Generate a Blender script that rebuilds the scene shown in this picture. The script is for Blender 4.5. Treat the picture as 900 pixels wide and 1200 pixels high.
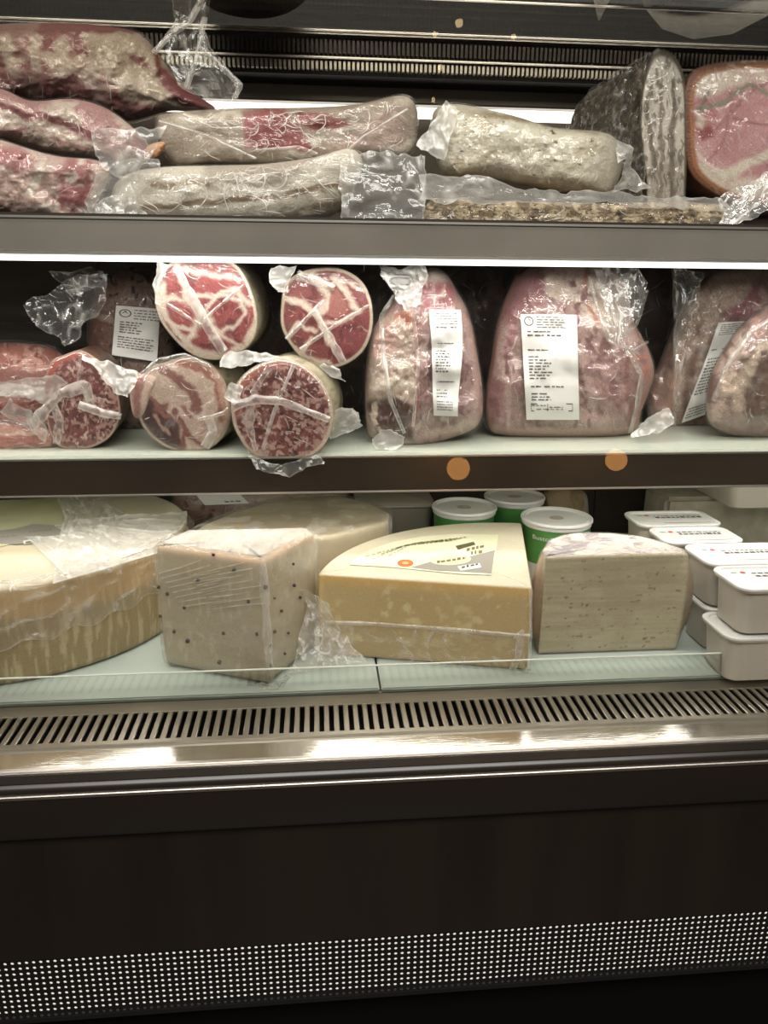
import bpy, bmesh, math, random
import numpy as np
from mathutils import Matrix, Vector

# ------------------------------------------------------------------ camera
for o in list(bpy.data.objects):
    bpy.data.objects.remove(o)
SC = bpy.context.scene
COL = SC.collection
F = 880.0
CZ = 1.34                                   # camera height above the shop floor
def _n(v): return v / np.linalg.norm(v)
Zd = _n(np.array([-27, 2970., F])); Xa = _n(np.array([10000., -180., F]))
Xa = _n(Xa - 0.5 * Xa.dot(Zd) * Zd); Zd = _n(Zd - Zd.dot(Xa) * Xa)
Ya = np.cross(Xa, Zd)
if Ya[2] < 0: Ya = -Ya
def ray(px, py):
    px = np.asarray(px, float); py = np.asarray(py, float)
    d = np.stack([(px - 450) / F, (py - 600) / F, np.ones_like(px)], -1)
    return np.stack([d @ Xa, d @ Ya, -(d @ Zd)], -1)
def PY(px, py, y):                          # point of the vertical plane Y=y seen at (px, py)
    r = ray(px, py); q = r * (np.asarray(y) / r[..., 1])[..., None]
    q[..., 2] += CZ; return q
def PZ(px, py, z):                          # point of the level plane at z (relative to the camera)
    r = ray(px, py); q = r * (np.asarray(z) / r[..., 2])[..., None]
    q[..., 2] += CZ; return q
cam = bpy.data.cameras.new('camera'); cam.sensor_fit = 'VERTICAL'; cam.sensor_height = 36; cam.lens = F / 1200 * 36
cam.clip_start = 0.02
co = bpy.data.objects.new('camera', cam); COL.objects.link(co); SC.camera = co
R = Matrix(((Xa[0], -Xa[1], -Xa[2]), (Ya[0], -Ya[1], -Ya[2]), (-Zd[0], Zd[1], Zd[2])))
co.matrix_world = Matrix.Translation((0, 0, CZ)) @ R.to_4x4()

# ------------------------------------------------------------------ world, lamps, exposure
W = bpy.data.worlds.new('shop_air'); SC.world = W; W.use_nodes = True
W.node_tree.nodes['Background'].inputs[0].default_value = (0.50, 0.46, 0.41, 1)
W.node_tree.nodes['Background'].inputs[1].default_value = 0.13
SC.view_settings.view_transform = 'Standard'; SC.view_settings.look = 'None'
SC.view_settings.gamma = 1; SC.view_settings.use_curve_mapping = False
SC.view_settings.exposure = 0.0
SC.cycles.use_denoising = True
SC.cycles.transparent_max_bounces = 40; SC.cycles.max_bounces = 10
SC.cycles.diffuse_bounces = 4; SC.cycles.glossy_bounces = 4; SC.cycles.sample_clamp_indirect = 3.0
def area(name, loc, target, sx, sy, power, col=(1, 0.965, 0.915), spread=180):
    l = bpy.data.lights.new(name, 'AREA'); l.shape = 'RECTANGLE'; l.size = sx; l.size_y = sy
    l.energy = power; l.color = col; l.spread = math.radians(spread)
    o = bpy.data.objects.new(name, l); COL.objects.link(o); o.location = loc
    d = Vector(target) - Vector(loc); o.rotation_euler = d.to_track_quat('-Z', 'X').to_euler()
    # long side along world X
    z = -d.normalized(); x = Vector((1, 0, 0)); y = z.cross(x).normalized()
    o.rotation_euler = Matrix((x, y, z)).transposed().to_euler()
    return o
XL, XR = -0.74, 0.90; XM = (XL + XR) / 2; XW = XR - XL
area('canopy_lamp', (XM, 0.70, CZ + 0.66), (XM, 1.02, CZ + 0.10), XW, 0.06, 7)
area('upper_fascia_lamp', (XM, 0.846, CZ + 0.030), (XM, 0.87, CZ - 0.20), XW, 0.014, 1.9)
area('lower_fascia_lamp', (XM, 0.852, CZ - 0.234), (XM, 0.84, CZ - 0.42), XW, 0.014, 0.62)
area('shop_ceiling_lamp', (0.1, -0.9, CZ + 1.5), (0.1, 0.9, CZ - 0.1), 2.4, 0.8, 95, (1, 0.955, 0.905))

# ------------------------------------------------------------------ helpers
def s2l(c):
    if isinstance(c, str): c = [int(c[i:i + 2], 16) / 255 for i in (0, 2, 4)]
    c = np.array(c, float)
    return np.where(c <= 0.04045, c / 12.92, ((c + 0.055) / 1.055) ** 2.4)
def L4(c): return tuple(s2l(c)) + (1.0,)
ORG = {}
def org(p): return np.array(ORG.get(p.name, (0, 0, 0))) if p is not None else np.zeros(3)
def thing(name, label, cat, base, group=None):
    o = bpy.data.objects.new(name, None); COL.objects.link(o); o.empty_display_size = 0.03
    b = tuple(float(v) for v in base); o.location = b; ORG[o.name] = b
    o['label'] = label; o['category'] = cat
    if group: o['group'] = group
    return o
ZMIN = [None]
def mesh(name, V, faces, mat, parent=None, smooth=True, col=None, milk=None):
    """faces: int array (m,4) or list of index lists"""
    V = np.array(V, float)
    if ZMIN[0] is not None: V[:, 2] = np.maximum(V[:, 2], ZMIN[0] + 0.0006)      # what lies on a shelf is flattened by it
    me = bpy.data.meshes.new(name)
    Vl = V - org(parent)
    if isinstance(faces, np.ndarray):
        m = len(faces); me.vertices.add(len(V)); me.vertices.foreach_set('co', Vl.ravel())
        me.loops.add(faces.size); me.loops.foreach_set('vertex_index', faces.ravel().astype(np.int32))
        me.polygons.add(m); me.polygons.foreach_set('loop_start', np.arange(m, dtype=np.int32) * faces.shape[1])
        me.update(calc_edges=True)
    else:
        me.from_pydata([tuple(v) for v in Vl], [], faces)
    me.validate()
    me.polygons.foreach_set('use_smooth', [smooth] * len(me.polygons))
    if col is not None:
        a = me.color_attributes.new('col', 'FLOAT_COLOR', 'POINT')
        a.data.foreach_set('color', np.concatenate([col, np.ones((len(V), 1))], 1).ravel())
    if milk is not None:
        a = me.attributes.new('milk', 'FLOAT', 'POINT'); a.data.foreach_set('value', np.asarray(milk, float).ravel())
    me.materials.append(mat)
    o = bpy.data.objects.new(name, me); COL.objects.link(o)
    if parent is not None:
        o.parent = parent; ORG[o.name] = tuple(org(parent))
    return o
def tag(o, label, cat, group=None):
    o['label'] = label; o['category'] = cat
    if group: o['group'] = group
    return o
def box(name, a, b, mat, parent=None, bevel=0.0, seg=2):
    bm = bmesh.new(); bmesh.ops.create_cube(bm, size=1)
    a = np.array(a, float); b = np.array(b, float)
    for v in bm.verts: v.co = Vector((a + b) / 2 + np.array(v.co) * (b - a))
    if bevel: bmesh.ops.bevel(bm, geom=bm.edges[:], offset=bevel, segments=seg, affect='EDGES')
    return bmo(name, bm, mat, parent, smooth=bool(bevel))
def bmo(name, bm, mat, parent=None, smooth=True):
    bmesh.ops.recalc_face_normals(bm, faces=bm.faces[:])
    of = org(parent)
    for v in bm.verts: v.co -= Vector(of)
    me = bpy.data.meshes.new(name); bm.to_mesh(me); bm.free(); me.materials.append(mat)
    if smooth:
        me.polygons.foreach_set('use_smooth', [True] * len(me.polygons))
        try: me.set_sharp_from_angle(angle=math.radians(38))
        except Exception: pass
    o = bpy.data.objects.new(name, me); COL.objects.link(o)
    if parent is not None: o.parent = parent; ORG[o.name] = tuple(of)
    return o
# numpy value noise
def _h(i, j, k, s):
    n = (i * 374761393 + j * 668265263 + k * 2147483647 + s * 974634777) & 0xFFFFFFFF
    n = ((n ^ (n >> 13)) * 1274126177) & 0xFFFFFFFF
    n = n ^ (n >> 16)
    return (n & 0xFFFF) / 65535.0
def vn(x, y, s=0, z=0.0):
    x = np.asarray(x, float); y = np.asarray(y, float)
    i = np.floor(x).astype(np.int64); j = np.floor(y).astype(np.int64); fx = x - i; fy = y - j
    fx = fx * fx * (3 - 2 * fx); fy = fy * fy * (3 - 2 * fy)
    a = _h(i, j, 0, s); b = _h(i + 1, j, 0, s); c = _h(i, j + 1, 0, s); d = _h(i + 1, j + 1, 0, s)
    return (a * (1 - fx) + b * fx) * (1 - fy) + (c * (1 - fx) + d * fx) * fy
def fbm(x, y, s=0, o=4):
    t = 0; a = 1; w = 0
    for k in range(o):
        t = t + a * vn(x * 2 ** k + 17.3 * k, y * 2 ** k - 9.1 * k, s + k); w += a; a *= 0.5
    return t / w
def ridge(x, y, s=0, o=3):
    t = 0; a = 1; w = 0
    for k in range(o):
        t = t + a * (1 - np.abs(2 * vn(x * 2 ** k + 3.3 * k, y * 2 ** k + 7.7 * k, s + k) - 1)) ** 3; w += a; a *= 0.5
    return t / w
def ss(x, a, b):
    t = np.clip((x - a) / (b - a + 1e-9), 0, 1); return t * t * (3 - 2 * t)
def dline(px, py, pts):
    d = np.full(px.shape, 1e9)
    for (x0, y0), (x1, y1) in zip(pts[:-1], pts[1:]):
        dx, dy = x1 - x0, y1 - y0; t = np.clip(((px - x0) * dx + (py - y0) * dy) / (dx * dx + dy * dy + 1e-9), 0, 1)
        d = np.minimum(d, np.hypot(px - x0 - t * dx, py - y0 - t * dy))
    return d
def inside(px, py, pts):
    c = np.zeros(px.shape, bool)
    for (x0, y0), (x1, y1) in zip(pts, list(pts[1:]) + [pts[0]]):
        if y0 == y1: continue
        c ^= ((y0 > py) != (y1 > py)) & (px < (x1 - x0) * (py - y0) / (y1 - y0) + x0)
    return c
class Paint:                                # the thing's own colours: lean, fat, rind, spice
    def __init__(s, base, warp=3, wscale=14, seed=1):
        s.base = s2l(base); s.l = []; s.w = warp; s.ws = wscale; s.s = seed
    def line(s, pts, w, c, soft=1.5): s.l.append(('l', pts, w, s2l(c), soft)); return s
    def poly(s, pts, c, soft=2.0, a=1.0): s.l.append(('p', pts, a, s2l(c), soft)); return s
    def noise(s, sc, lo, hi, c, seed=5, st=(1, 1), o=3, a=1.0): s.l.append(('n', sc, (lo, hi, seed, st, o, a), s2l(c), 0)); return s
    def veins(s, sc, lo, hi, c, seed=5, st=(1, 1), a=1.0): s.l.append(('v', sc, (lo, hi, seed, st, 2, a), s2l(c), 0)); return s
    def rim(s, r, c, soft=0.03): s.l.append(('r', r, 0, s2l(c), soft)); return s
    def __call__(s, px, py, r=None):
        wx = px + s.w * 2 * (fbm(px / s.ws, py / s.ws, s.s) - .5) * 1.6
        wy = py + s.w * 2 * (fbm(px / s.ws + 50, py / s.ws, s.s + 9) - .5) * 1.6
        C = np.tile(s.base, (px.size, 1))
        for k, a, b, c, soft in s.l:
            if k == 'l': m = 1 - ss(dline(wx, wy, a), b / 2 - soft / 2, b / 2 + soft)
            elif k == 'p':
                d = dline(wx, wy, list(a) + [a[0]]); d = np.where(inside(wx, wy, a), -d, d); m = (1 - ss(d, -soft, soft)) * b
            elif k == 'r':
                if r is None: continue
                m = ss(r, a - soft, a)
            else:
                lo, hi, seed, st, o, al = b; g = fbm if k == 'n' else ridge
                m = ss(g(wx / a / st[0], wy / a / st[1], seed, o), lo, hi) * al
            C = C * (1 - m[:, None]) + c[None] * m[:, None]
        return C
# closed smooth outline
def smooth_outline(pts, n=10, sharp=False):
    P = np.array(pts, float); out = []
    m = len(P)
    for i in range(m):
        p0, p1, p2, p3 = P[i - 1], P[i], P[(i + 1) % m], P[(i + 2) % m]
        for t in np.linspace(0, 1, n, endpoint=False):
            if sharp: out.append(p1 + (p2 - p1) * t)
            else:
                out.append(0.5 * ((2 * p1) + (-p0 + p2) * t + (2 * p0 - 5 * p1 + 4 * p2 - p3) * t * t + (-p0 + 3 * p1 - 3 * p2 + p3) * t ** 3))
    return np.array(out)
def disc(N):
    g = np.linspace(-1, 1, N); U, V = np.meshgrid(g, g); U = U.ravel(); V = V.ravel()
    r = np.maximum(abs(U), abs(V)); k = np.maximum(r, 1e-9)
    th = np.where(abs(U) >= abs(V), np.where(U > 0, (V / k) * np.pi / 4, np.pi - (V / k) * np.pi / 4),
                  np.where(V > 0, np.pi / 2 - (U / k) * np.pi / 4, -np.pi / 2 + (U / k) * np.pi / 4))
    th = np.where(r < 1e-9, 0, th)
    i = np.arange(N * N).reshape(N, N); Q = np.stack([i[:-1, :-1], i[:-1, 1:], i[1:, 1:], i[1:, :-1]], -1).reshape(-1, 4)
    ringi = np.concatenate([i[0, :-1], i[:-1, -1], i[-1, :0:-1], i[:0:-1, 0]])
    return r, (th + 2 * np.pi) % (2 * np.pi), Q, ringi
LAST = [None]
class Shape:
    def __init__(s, outline, sharp=False, grow=0.0):
        O = smooth_outline(outline, sharp=sharp)
        mn, mx = O.min(0), O.max(0); s.c = (mn + mx) / 2; s.h = (mx - mn) / 2 + grow
        q = (O - s.c) / ((mx - mn) / 2); a = np.arctan2(q[:, 1], q[:, 0]) % (2 * np.pi); R = np.hypot(q[:, 0], q[:, 1])
        k = np.argsort(a); s.a = a[k]; s.R = R[k]
    def Rt(s, th): return np.interp(th, s.a, s.R, period=2 * np.pi)
    def pix(s, r, th):
        R = s.Rt(th) * r; return s.c[0] + s.h[0] * R * np.cos(th), s.c[1] + s.h[1] * R * np.sin(th)
    def rr(s, px, py):
        x = (px - s.c[0]) / s.h[0]; y = (py - s.c[1]) / s.h[1]
        return np.hypot(x, y) / s.Rt(np.arctan2(y, x) % (2 * np.pi))
def pillow(name, parent, outline, Y0, T, Tb, mat, paint=None, N=91, p=3.0, lump=(0, 20, 1), tilt=(0, 0), sharp=False,
           grow=0.0, milk=None, wrinkle=None, place=PY, sgn=-1, q=0.5, cups=None):
    """a filled solid: the outline stands on plane Y0, its front bulges by T, its back by Tb"""
    S = Shape(outline, sharp, grow)
    r, th, Q, ringi = disc(N); px, py = S.pix(r, th)
    def depth(x, y, extra=0.0):
        rr = np.clip(S.rr(x, y), 0, 1)
        pr = (1 - rr ** p) ** q
        l = lump[0] * (fbm(x / lump[1], y / lump[1], lump[2]) - .5) * 2 * np.minimum(1, (1 - rr) * 6)
        for (cx_, cy_, rad, dep) in (cups or ()): l = l + dep * np.exp(-((x - cx_) ** 2 + (y - cy_) ** 2) / rad ** 2)
        return Y0 + sgn * (T * pr + l + extra) + tilt[0] * (x - S.c[0]) + tilt[1] * (y - S.c[1])
    ex = 0.0; ml = None
    if wrinkle is not None:
        amp, sx, sy, ang, seed = wrinkle
        ca, sa = math.cos(math.radians(ang)), math.sin(math.radians(ang))
        u = (px * ca + py * sa) / sx; v = (-px * sa + py * ca) / sy
        u = u + 1.2 * fbm(px / 40, py / 40, seed + 3); v = v + 1.2 * fbm(px / 40, py / 40, seed + 7)
        rg = ridge(u, v, seed, 3); ex = amp * rg * np.minimum(1, (1 - r) * 8)
    front = place(px, py, depth(px, py, ex))
    pr = (1 - r ** p) ** q
    backY = Y0 - sgn * Tb * pr + tilt[0] * (px - S.c[0]) + tilt[1] * (py - S.c[1])
    back = place(px, py, backY)
    V = np.concatenate([front, back]); inner = np.ones(N * N, bool)
    # weld the rim
    mp = np.arange(2 * N * N); mp[N * N + ringi] = ringi
    F2 = np.concatenate([Q, mp[Q[:, ::-1] + N * N]])
    col = None
    if paint is not None:
        c = paint(px, py, r); col = np.concatenate([c, c])
    if milk is not None:
        base, gain = milk
        m = np.full(px.shape, base)
        if wrinkle is not None: m = m + gain * ss(rg, 0.60, 0.88)
        m = m + 0.04 * ss(r, 0.95, 1.0); ml = np.concatenate([m, m])
    o = mesh(name, V, F2, mat, parent, True, col, ml)
    o_depth = depth
    if paint is not None: LAST[0] = (depth, S)
    return o, o_depth
def log(name, parent, outline, Y0, length, mat, paint, side, N=91, bulge=0.004, drift=(0, 0), taper=0.9, tilt=(0, 0), rings=10, sharp=False, lump=(0, 20, 1), edge=0.004):
    """a cut face with the body running back from it"""
    S = Shape(outline, sharp); r, th, Q, ringi = disc(N); px, py = S.pix(r, th)
    Yf = Y0 - bulge * (1 - r ** 6) + tilt[0] * (px - S.c[0]) + tilt[1] * (py - S.c[1]) - lump[0] * 2 * (fbm(px / lump[1], py / lump[1], lump[2]) - .5)
    front = PY(px, py, Yf); V = [front]; C = [paint(px, py, r)]
    rim = front[ringi]; m = len(ringi); cen = rim.mean(0); prev = ringi; faces = [Q]; base = len(px)
    sc = side(px[ringi], py[ringi], None) if callable(side) else np.tile(s2l(side), (m, 1))
    for k in range(1, rings + 1):
        t = k / rings; f = 1 - (1 - taper) * max(0, (t - .75) / .25) ** 2
        if k == rings: f *= 0.55
        g = cen + (rim - cen) * f + np.array([drift[0], 1.0 * length, drift[1]]) * (edge / length + (1 - edge / length) * (t if k > 1 else 0.0))
        ids = np.arange(m) + base; base += m; V.append(g)
        # every ring keeps its own mottling
        if callable(side): C.append(side(px[ringi] + 0.0, py[ringi] + k * 9.0, None))
        else: C.append(sc * (0.8 + 0.4 * fbm(px[ringi] / 6, py[ringi] / 6 + k, 3))[:, None])
        nx = np.roll(np.arange(m), -1)
        faces.append(np.stack([prev, ids, ids[nx], prev[nx]], -1)); prev = ids
    V = np.concatenate(V); C = np.concatenate(C)
    fl = np.concatenate(faces).tolist() + [prev.tolist()]
    LAST[0] = (lambda x, y, e=0.0: Y0 - bulge - e + tilt[0] * (x - S.c[0]) + tilt[1] * (y - S.c[1]), S)
    depth = lambda x, y, e=0.0: Y0 - bulge - e + tilt[0] * (x - S.c[0]) + tilt[1] * (y - S.c[1])
    return mesh(name, V, fl, mat, parent, True, C), depth
def sheet(name, parent, A, B, YA, YB, mat, nu=26, nv=14, amp=0.003, seed=1, milk=0.15, gain=0.3, sc=14, place=PY):
    """a loose piece of film between two edges"""
    def res(P, n):
        P = np.array(P, float); d = np.r_[0, np.cumsum(np.hypot(*np.diff(P, axis=0).T))]
        t = np.linspace(0, d[-1], n); return np.stack([np.interp(t, d, P[:, i]) for i in range(P.shape[1])], 1)
    a = res(A, nu); b = res(B, nu); v = np.linspace(0, 1, nv)[:, None, None]
    G = a[None] * (1 - v) + b[None] * v; px = G[..., 0].ravel(); py = G[..., 1].ravel()
    Ya_ = np.interp(np.linspace(0, 1, nu), np.linspace(0, 1, np.size(YA)), np.ravel(YA)); Yb_ = np.interp(np.linspace(0, 1, nu), np.linspace(0, 1, np.size(YB)), np.ravel(YB))
    jx, jy = px.copy(), py.copy(); px = px + sc * .45 * (fbm(jx / sc, jy / sc, seed + 21) - .5) * 2; py = py + sc * .45 * (fbm(jx / sc + 7, jy / sc, seed + 25) - .5) * 2
    if place is not PY: px, py = jx, jy
    Yg = (Ya_[None] * (1 - v[..., 0]) + Yb_[None] * v[..., 0]).ravel()
    rg = ridge(px / sc + fbm(px / 30, py / 30, seed), py / sc + fbm(px / 30 + 9, py / 30, seed), seed, 2)
    V = place(px, py, Yg - amp * rg - amp * (fbm(px / 25, py / 25, seed + 4) - .5) * 2)
    i = np.arange(nu * nv).reshape(nv, nu); Q = np.stack([i[:-1, :-1], i[:-1, 1:], i[1:, 1:], i[1:, :-1]], -1).reshape(-1, 4)
    e = np.ones((nv, nu)) * 0; e[0] = e[-1] = 1; e[:, 0] = e[:, -1] = 1
    return mesh(name, V, Q, mat, parent, True, None, milk + gain * ss(rg, .45, .85) + 0.18 * e.ravel())
def creases(parent, n, seed, ang=0, wid=1.3, length=26, off=0.0055, milk=0.5, curl=0.5):
    """sharp little folds of the tight film"""
    depth, S = LAST[0]; rnd = random.Random(seed); V = []; Q = []; ml = []
    for _ in range(n):
        th = rnd.uniform(0, 6.283); r = math.sqrt(rnd.random()) * .88; x, y = S.pix(np.array(r), np.array(th)); x = float(x); y = float(y)
        a = math.radians(ang) + rnd.gauss(0, .55); k = rnd.gauss(0, .12); L = rnd.uniform(.4, 1.3) * length; st = 2.2; m = max(4, int(L / st)); pts = []
        for _i in range(m):
            pts.append((x, y)); k = .75 * k + rnd.gauss(0, .22 * curl); a += k; x += math.cos(a) * st; y += math.sin(a) * st
        P = np.array(pts); P = P[S.rr(P[:, 0], P[:, 1]) < .93]
        if len(P) < 4: continue
        T = np.gradient(P, axis=0); T /= np.hypot(T[:, 0], T[:, 1])[:, None] + 1e-9; Nn = np.stack([-T[:, 1], T[:, 0]], 1)
        w = wid * rnd.uniform(.4, 1.1) * np.sin(np.linspace(.15, math.pi - .15, len(P)))[:, None] ** .6
        for s_, o_ in ((-.5, 0), (0, .0012), (.5, 0)):
            q = P + Nn * w * s_; V.append(PY(q[:, 0], q[:, 1], depth(q[:, 0], q[:, 1]) - off - o_))
        b = sum(len(v) for v in V[:-3]); c = len(P); i = np.arange(c - 1)
        for r0 in (0, 1): Q.append(np.stack([b + r0 * c + i, b + r0 * c + i + 1, b + (r0 + 1) * c + i + 1, b + (r0 + 1) * c + i], -1))
        ml += [milk * rnd.uniform(.5, 1.2)] * (3 * c)
    if not V: return
    o = mesh('film_creases', np.concatenate(V), np.concatenate(Q), M['film_soft'], parent, True, None, np.array(ml)); o['kind'] = 'stuff'; return o
def strip(name, parent, pts, w, depth, mat, off=0.003, milk=0.4, seed=3, n=30, wend=None):
    """a folded band of film lying on a face; pts in order, width w"""
    P = np.array(pts, float); d = np.r_[0, np.cumsum(np.hypot(*np.diff(P, axis=0).T))]; t = np.linspace(0, d[-1], n)
    C = np.stack([np.interp(t, d, P[:, 0]), np.interp(t, d, P[:, 1])], 1)
    T_ = np.gradient(C, axis=0); T_ /= np.hypot(T_[:, 0], T_[:, 1])[:, None] + 1e-9; Nn = np.stack([-T_[:, 1], T_[:, 0]], 1)
    ww = np.linspace(w, wend if wend is not None else w, n) * (0.75 + 0.5 * vn(t / 9, t * 0, seed))
    nv = 5; rows = []; Y = []
    for k in range(nv):
        s = (k / (nv - 1) - .5); q = C + Nn * (s * ww)[:, None]; rows.append(q)
        Y.append(depth(q[:, 0], q[:, 1]) - off - 0.0022 * (1 - (2 * s) ** 2) - 0.0012 * vn(t / 5, t * 0 + k, seed))
    G = np.array(rows); i = np.arange(n * nv).reshape(nv, n)
    Q = np.stack([i[:-1, :-1], i[:-1, 1:], i[1:, 1:], i[1:, :-1]], -1).reshape(-1, 4)
    ml = milk * .62 * (0.4 + 1.2 * vn(G[..., 0].ravel() / 5, G[..., 1].ravel() / 5, seed + 1)); ml = ml.reshape(nv, n); ml[0] += .14; ml[-1] += .14
    return mesh(name, PY(G[..., 0].ravel(), G[..., 1].ravel(), np.array(Y).ravel()), Q, mat, parent, True, None, ml.ravel())

# ------------------------------------------------------------------ materials
def new(name):
    m = bpy.data.materials.new(name); m.use_nodes = True; nt = m.node_tree; nt.nodes.clear()
    out = nt.nodes.new('ShaderNodeOutputMaterial'); return m, nt, out
def N_(nt, t, **kw):
    n = nt.nodes.new(t)
    for k, v in kw.items():
        if k in n.inputs: n.inputs[k].default_value = v
        else: setattr(n, k, v)
    return n
def noise_node(nt, scale, detail=3, dist=0.0, coord='Object', stretch=None):
    tc = nt.nodes.new('ShaderNodeTexCoord'); src = tc.outputs[coord]
    if stretch:
        mp = nt.nodes.new('ShaderNodeMapping'); mp.inputs['Scale'].default_value = stretch; nt.links.new(src, mp.inputs[0]); src = mp.outputs[0]
    n = N_(nt, 'ShaderNodeTexNoise', Scale=scale, Detail=detail, Distortion=dist); nt.links.new(src, n.inputs['Vector']); return n
def pbr(name, color, rough=0.5, metal=0.0, var=0.0, vscale=40, bump=0.0, bscale=80, stretch=None, color2=None, lohi=(0.35, 0.65), coat=0.0, spec=0.5, emis=None, estr=0.0, trans=0.0, sss=0.0):
    m, nt, out = new(name); b = N_(nt, 'ShaderNodeBsdfPrincipled'); nt.links.new(b.outputs[0], out.inputs[0])
    b.inputs['Base Color'].default_value = L4(color); b.inputs['Roughness'].default_value = rough; b.inputs['Metallic'].default_value = metal
    b.inputs['Coat Weight'].default_value = coat; b.inputs['Specular IOR Level'].default_value = spec; b.inputs['Coat Roughness'].default_value = 0.1
    b.inputs['Transmission Weight'].default_value = trans
    if sss: b.inputs['Subsurface Weight'].default_value = sss; b.inputs['Subsurface Radius'].default_value = (0.01, 0.007, 0.004); b.inputs['Subsurface Scale'].default_value = 0.6
    if color2:
        n = noise_node(nt, vscale, 4, 0.2, stretch=stretch); r = N_(nt, 'ShaderNodeMapRange'); r.inputs[1].default_value, r.inputs[2].default_value = lohi
        nt.links.new(n.outputs[0], r.inputs[0]); mx = N_(nt, 'ShaderNodeMix', data_type='RGBA'); nt.links.new(r.outputs[0], mx.inputs[0])
        mx.inputs[6].default_value = L4(color); mx.inputs[7].default_value = L4(color2); nt.links.new(mx.outputs[2], b.inputs['Base Color'])
    if bump:
        n = noise_node(nt, bscale, 4, stretch=stretch); bp = N_(nt, 'ShaderNodeBump', Strength=bump, Distance=0.002); nt.links.new(n.outputs[0], bp.inputs['Height']); nt.links.new(bp.outputs[0], b.inputs['Normal'])
    if emis: b.inputs['Emission Color'].default_value = L4(emis); b.inputs['Emission Strength'].default_value = estr
    return m
def painted(name, sat=1.0, val=1.0, rough=0.42, bump=0.35, bscale=260, var=0.25, vscale=500, coat=0.12):
    m, nt, out = new(name); b = N_(nt, 'ShaderNodeBsdfPrincipled', Roughness=rough); b.inputs['Specular IOR Level'].default_value = 0.28; nt.links.new(b.outputs[0], out.inputs[0])
    a = N_(nt, 'ShaderNodeAttribute', attribute_name='col')
    n = noise_node(nt, vscale, 3); r = N_(nt, 'ShaderNodeMapRange'); r.inputs[3].default_value = 1 - var; r.inputs[4].default_value = 1 + var
    r.inputs[1].default_value = .3; r.inputs[2].default_value = .7
    nt.links.new(n.outputs[0], r.inputs[0]); mul = N_(nt, 'ShaderNodeVectorMath', operation='SCALE'); nt.links.new(a.outputs['Color'], mul.inputs[0]); nt.links.new(r.outputs[0], mul.inputs['Scale'])
    hs = N_(nt, 'ShaderNodeHueSaturation', Hue=0.507, Saturation=sat, Value=val); nt.links.new(mul.outputs[0], hs.inputs['Color']); nt.links.new(hs.outputs[0], b.inputs['Base Color'])
    n2 = noise_node(nt, bscale, 4); bp = N_(nt, 'ShaderNodeBump', Strength=bump, Distance=0.0015); nt.links.new(n2.outputs[0], bp.inputs['Height']); nt.links.new(bp.outputs[0], b.inputs['Normal'])
    b.inputs['Coat Weight'].default_value = coat; b.inputs['Coat Roughness'].default_value = 0.18; nt.links.new(bp.outputs[0], b.inputs['Coat Normal'])
    return m
def film(name, rough=0.10, gloss=1.0, bump=0.5, bscale=45, tint=(0.97, 0.96, 0.94), white='f2efe8', fine=220, floor=0.03, cap=0.26):
    m, nt, out = new(name)
    tr = N_(nt, 'ShaderNodeBsdfTransparent', Color=tint + (1,)); gl = N_(nt, 'ShaderNodeBsdfGlossy', Roughness=rough); gl.inputs['Color'].default_value = (1, 1, 1, 1)
    df = N_(nt, 'ShaderNodeBsdfDiffuse', Color=L4(white)); tl = N_(nt, 'ShaderNodeBsdfTranslucent', Color=L4(white))
    ad = N_(nt, 'ShaderNodeMixShader'); ad.inputs[0].default_value = 0.35; nt.links.new(df.outputs[0], ad.inputs[1]); nt.links.new(tl.outputs[0], ad.inputs[2])
    at = N_(nt, 'ShaderNodeAttribute', attribute_name='milk'); m1 = N_(nt, 'ShaderNodeMixShader'); nt.links.new(at.outputs['Fac'], m1.inputs[0]); nt.links.new(tr.outputs[0], m1.inputs[1]); nt.links.new(ad.outputs[0], m1.inputs[2])
    n = noise_node(nt, bscale, 3, 1.5); n2 = noise_node(nt, fine, 2, 0.8)
    sb = N_(nt, 'ShaderNodeMath', operation='SUBTRACT'); sb.inputs[1].default_value = 0.5; nt.links.new(n.outputs[0], sb.inputs[0])
    ab = N_(nt, 'ShaderNodeMath', operation='ABSOLUTE'); nt.links.new(sb.outputs[0], ab.inputs[0])
    ad2 = N_(nt, 'ShaderNodeMath', operation='MULTIPLY_ADD'); ad2.inputs[1].default_value = 0.25; nt.links.new(n2.outputs[0], ad2.inputs[0]); nt.links.new(ab.outputs[0], ad2.inputs[2])
    bp = N_(nt, 'ShaderNodeBump', Strength=bump, Distance=0.012, invert=True); nt.links.new(ad2.outputs[0], bp.inputs['Height'])
    nt.links.new(bp.outputs[0], gl.inputs['Normal'])
    lw = N_(nt, 'ShaderNodeLayerWeight', Blend=0.25); nt.links.new(bp.outputs[0], lw.inputs['Normal'])
    mf = N_(nt, 'ShaderNodeMath', operation='MULTIPLY_ADD', use_clamp=True); mf.inputs[1].default_value = 0.9 * gloss; mf.inputs[2].default_value = floor; nt.links.new(lw.outputs['Fresnel'], mf.inputs[0])
    m2 = N_(nt, 'ShaderNodeMixShader'); cp = N_(nt, 'ShaderNodeMath', operation='MINIMUM'); cp.inputs[1].default_value = cap; nt.links.new(mf.outputs[0], cp.inputs[0]); nt.links.new(cp.outputs[0], m2.inputs[0]); nt.links.new(m1.outputs[0], m2.inputs[1]); nt.links.new(gl.outputs[0], m2.inputs[2]); nt.links.new(m2.outputs[0], out.inputs[0])
    return m
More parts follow.
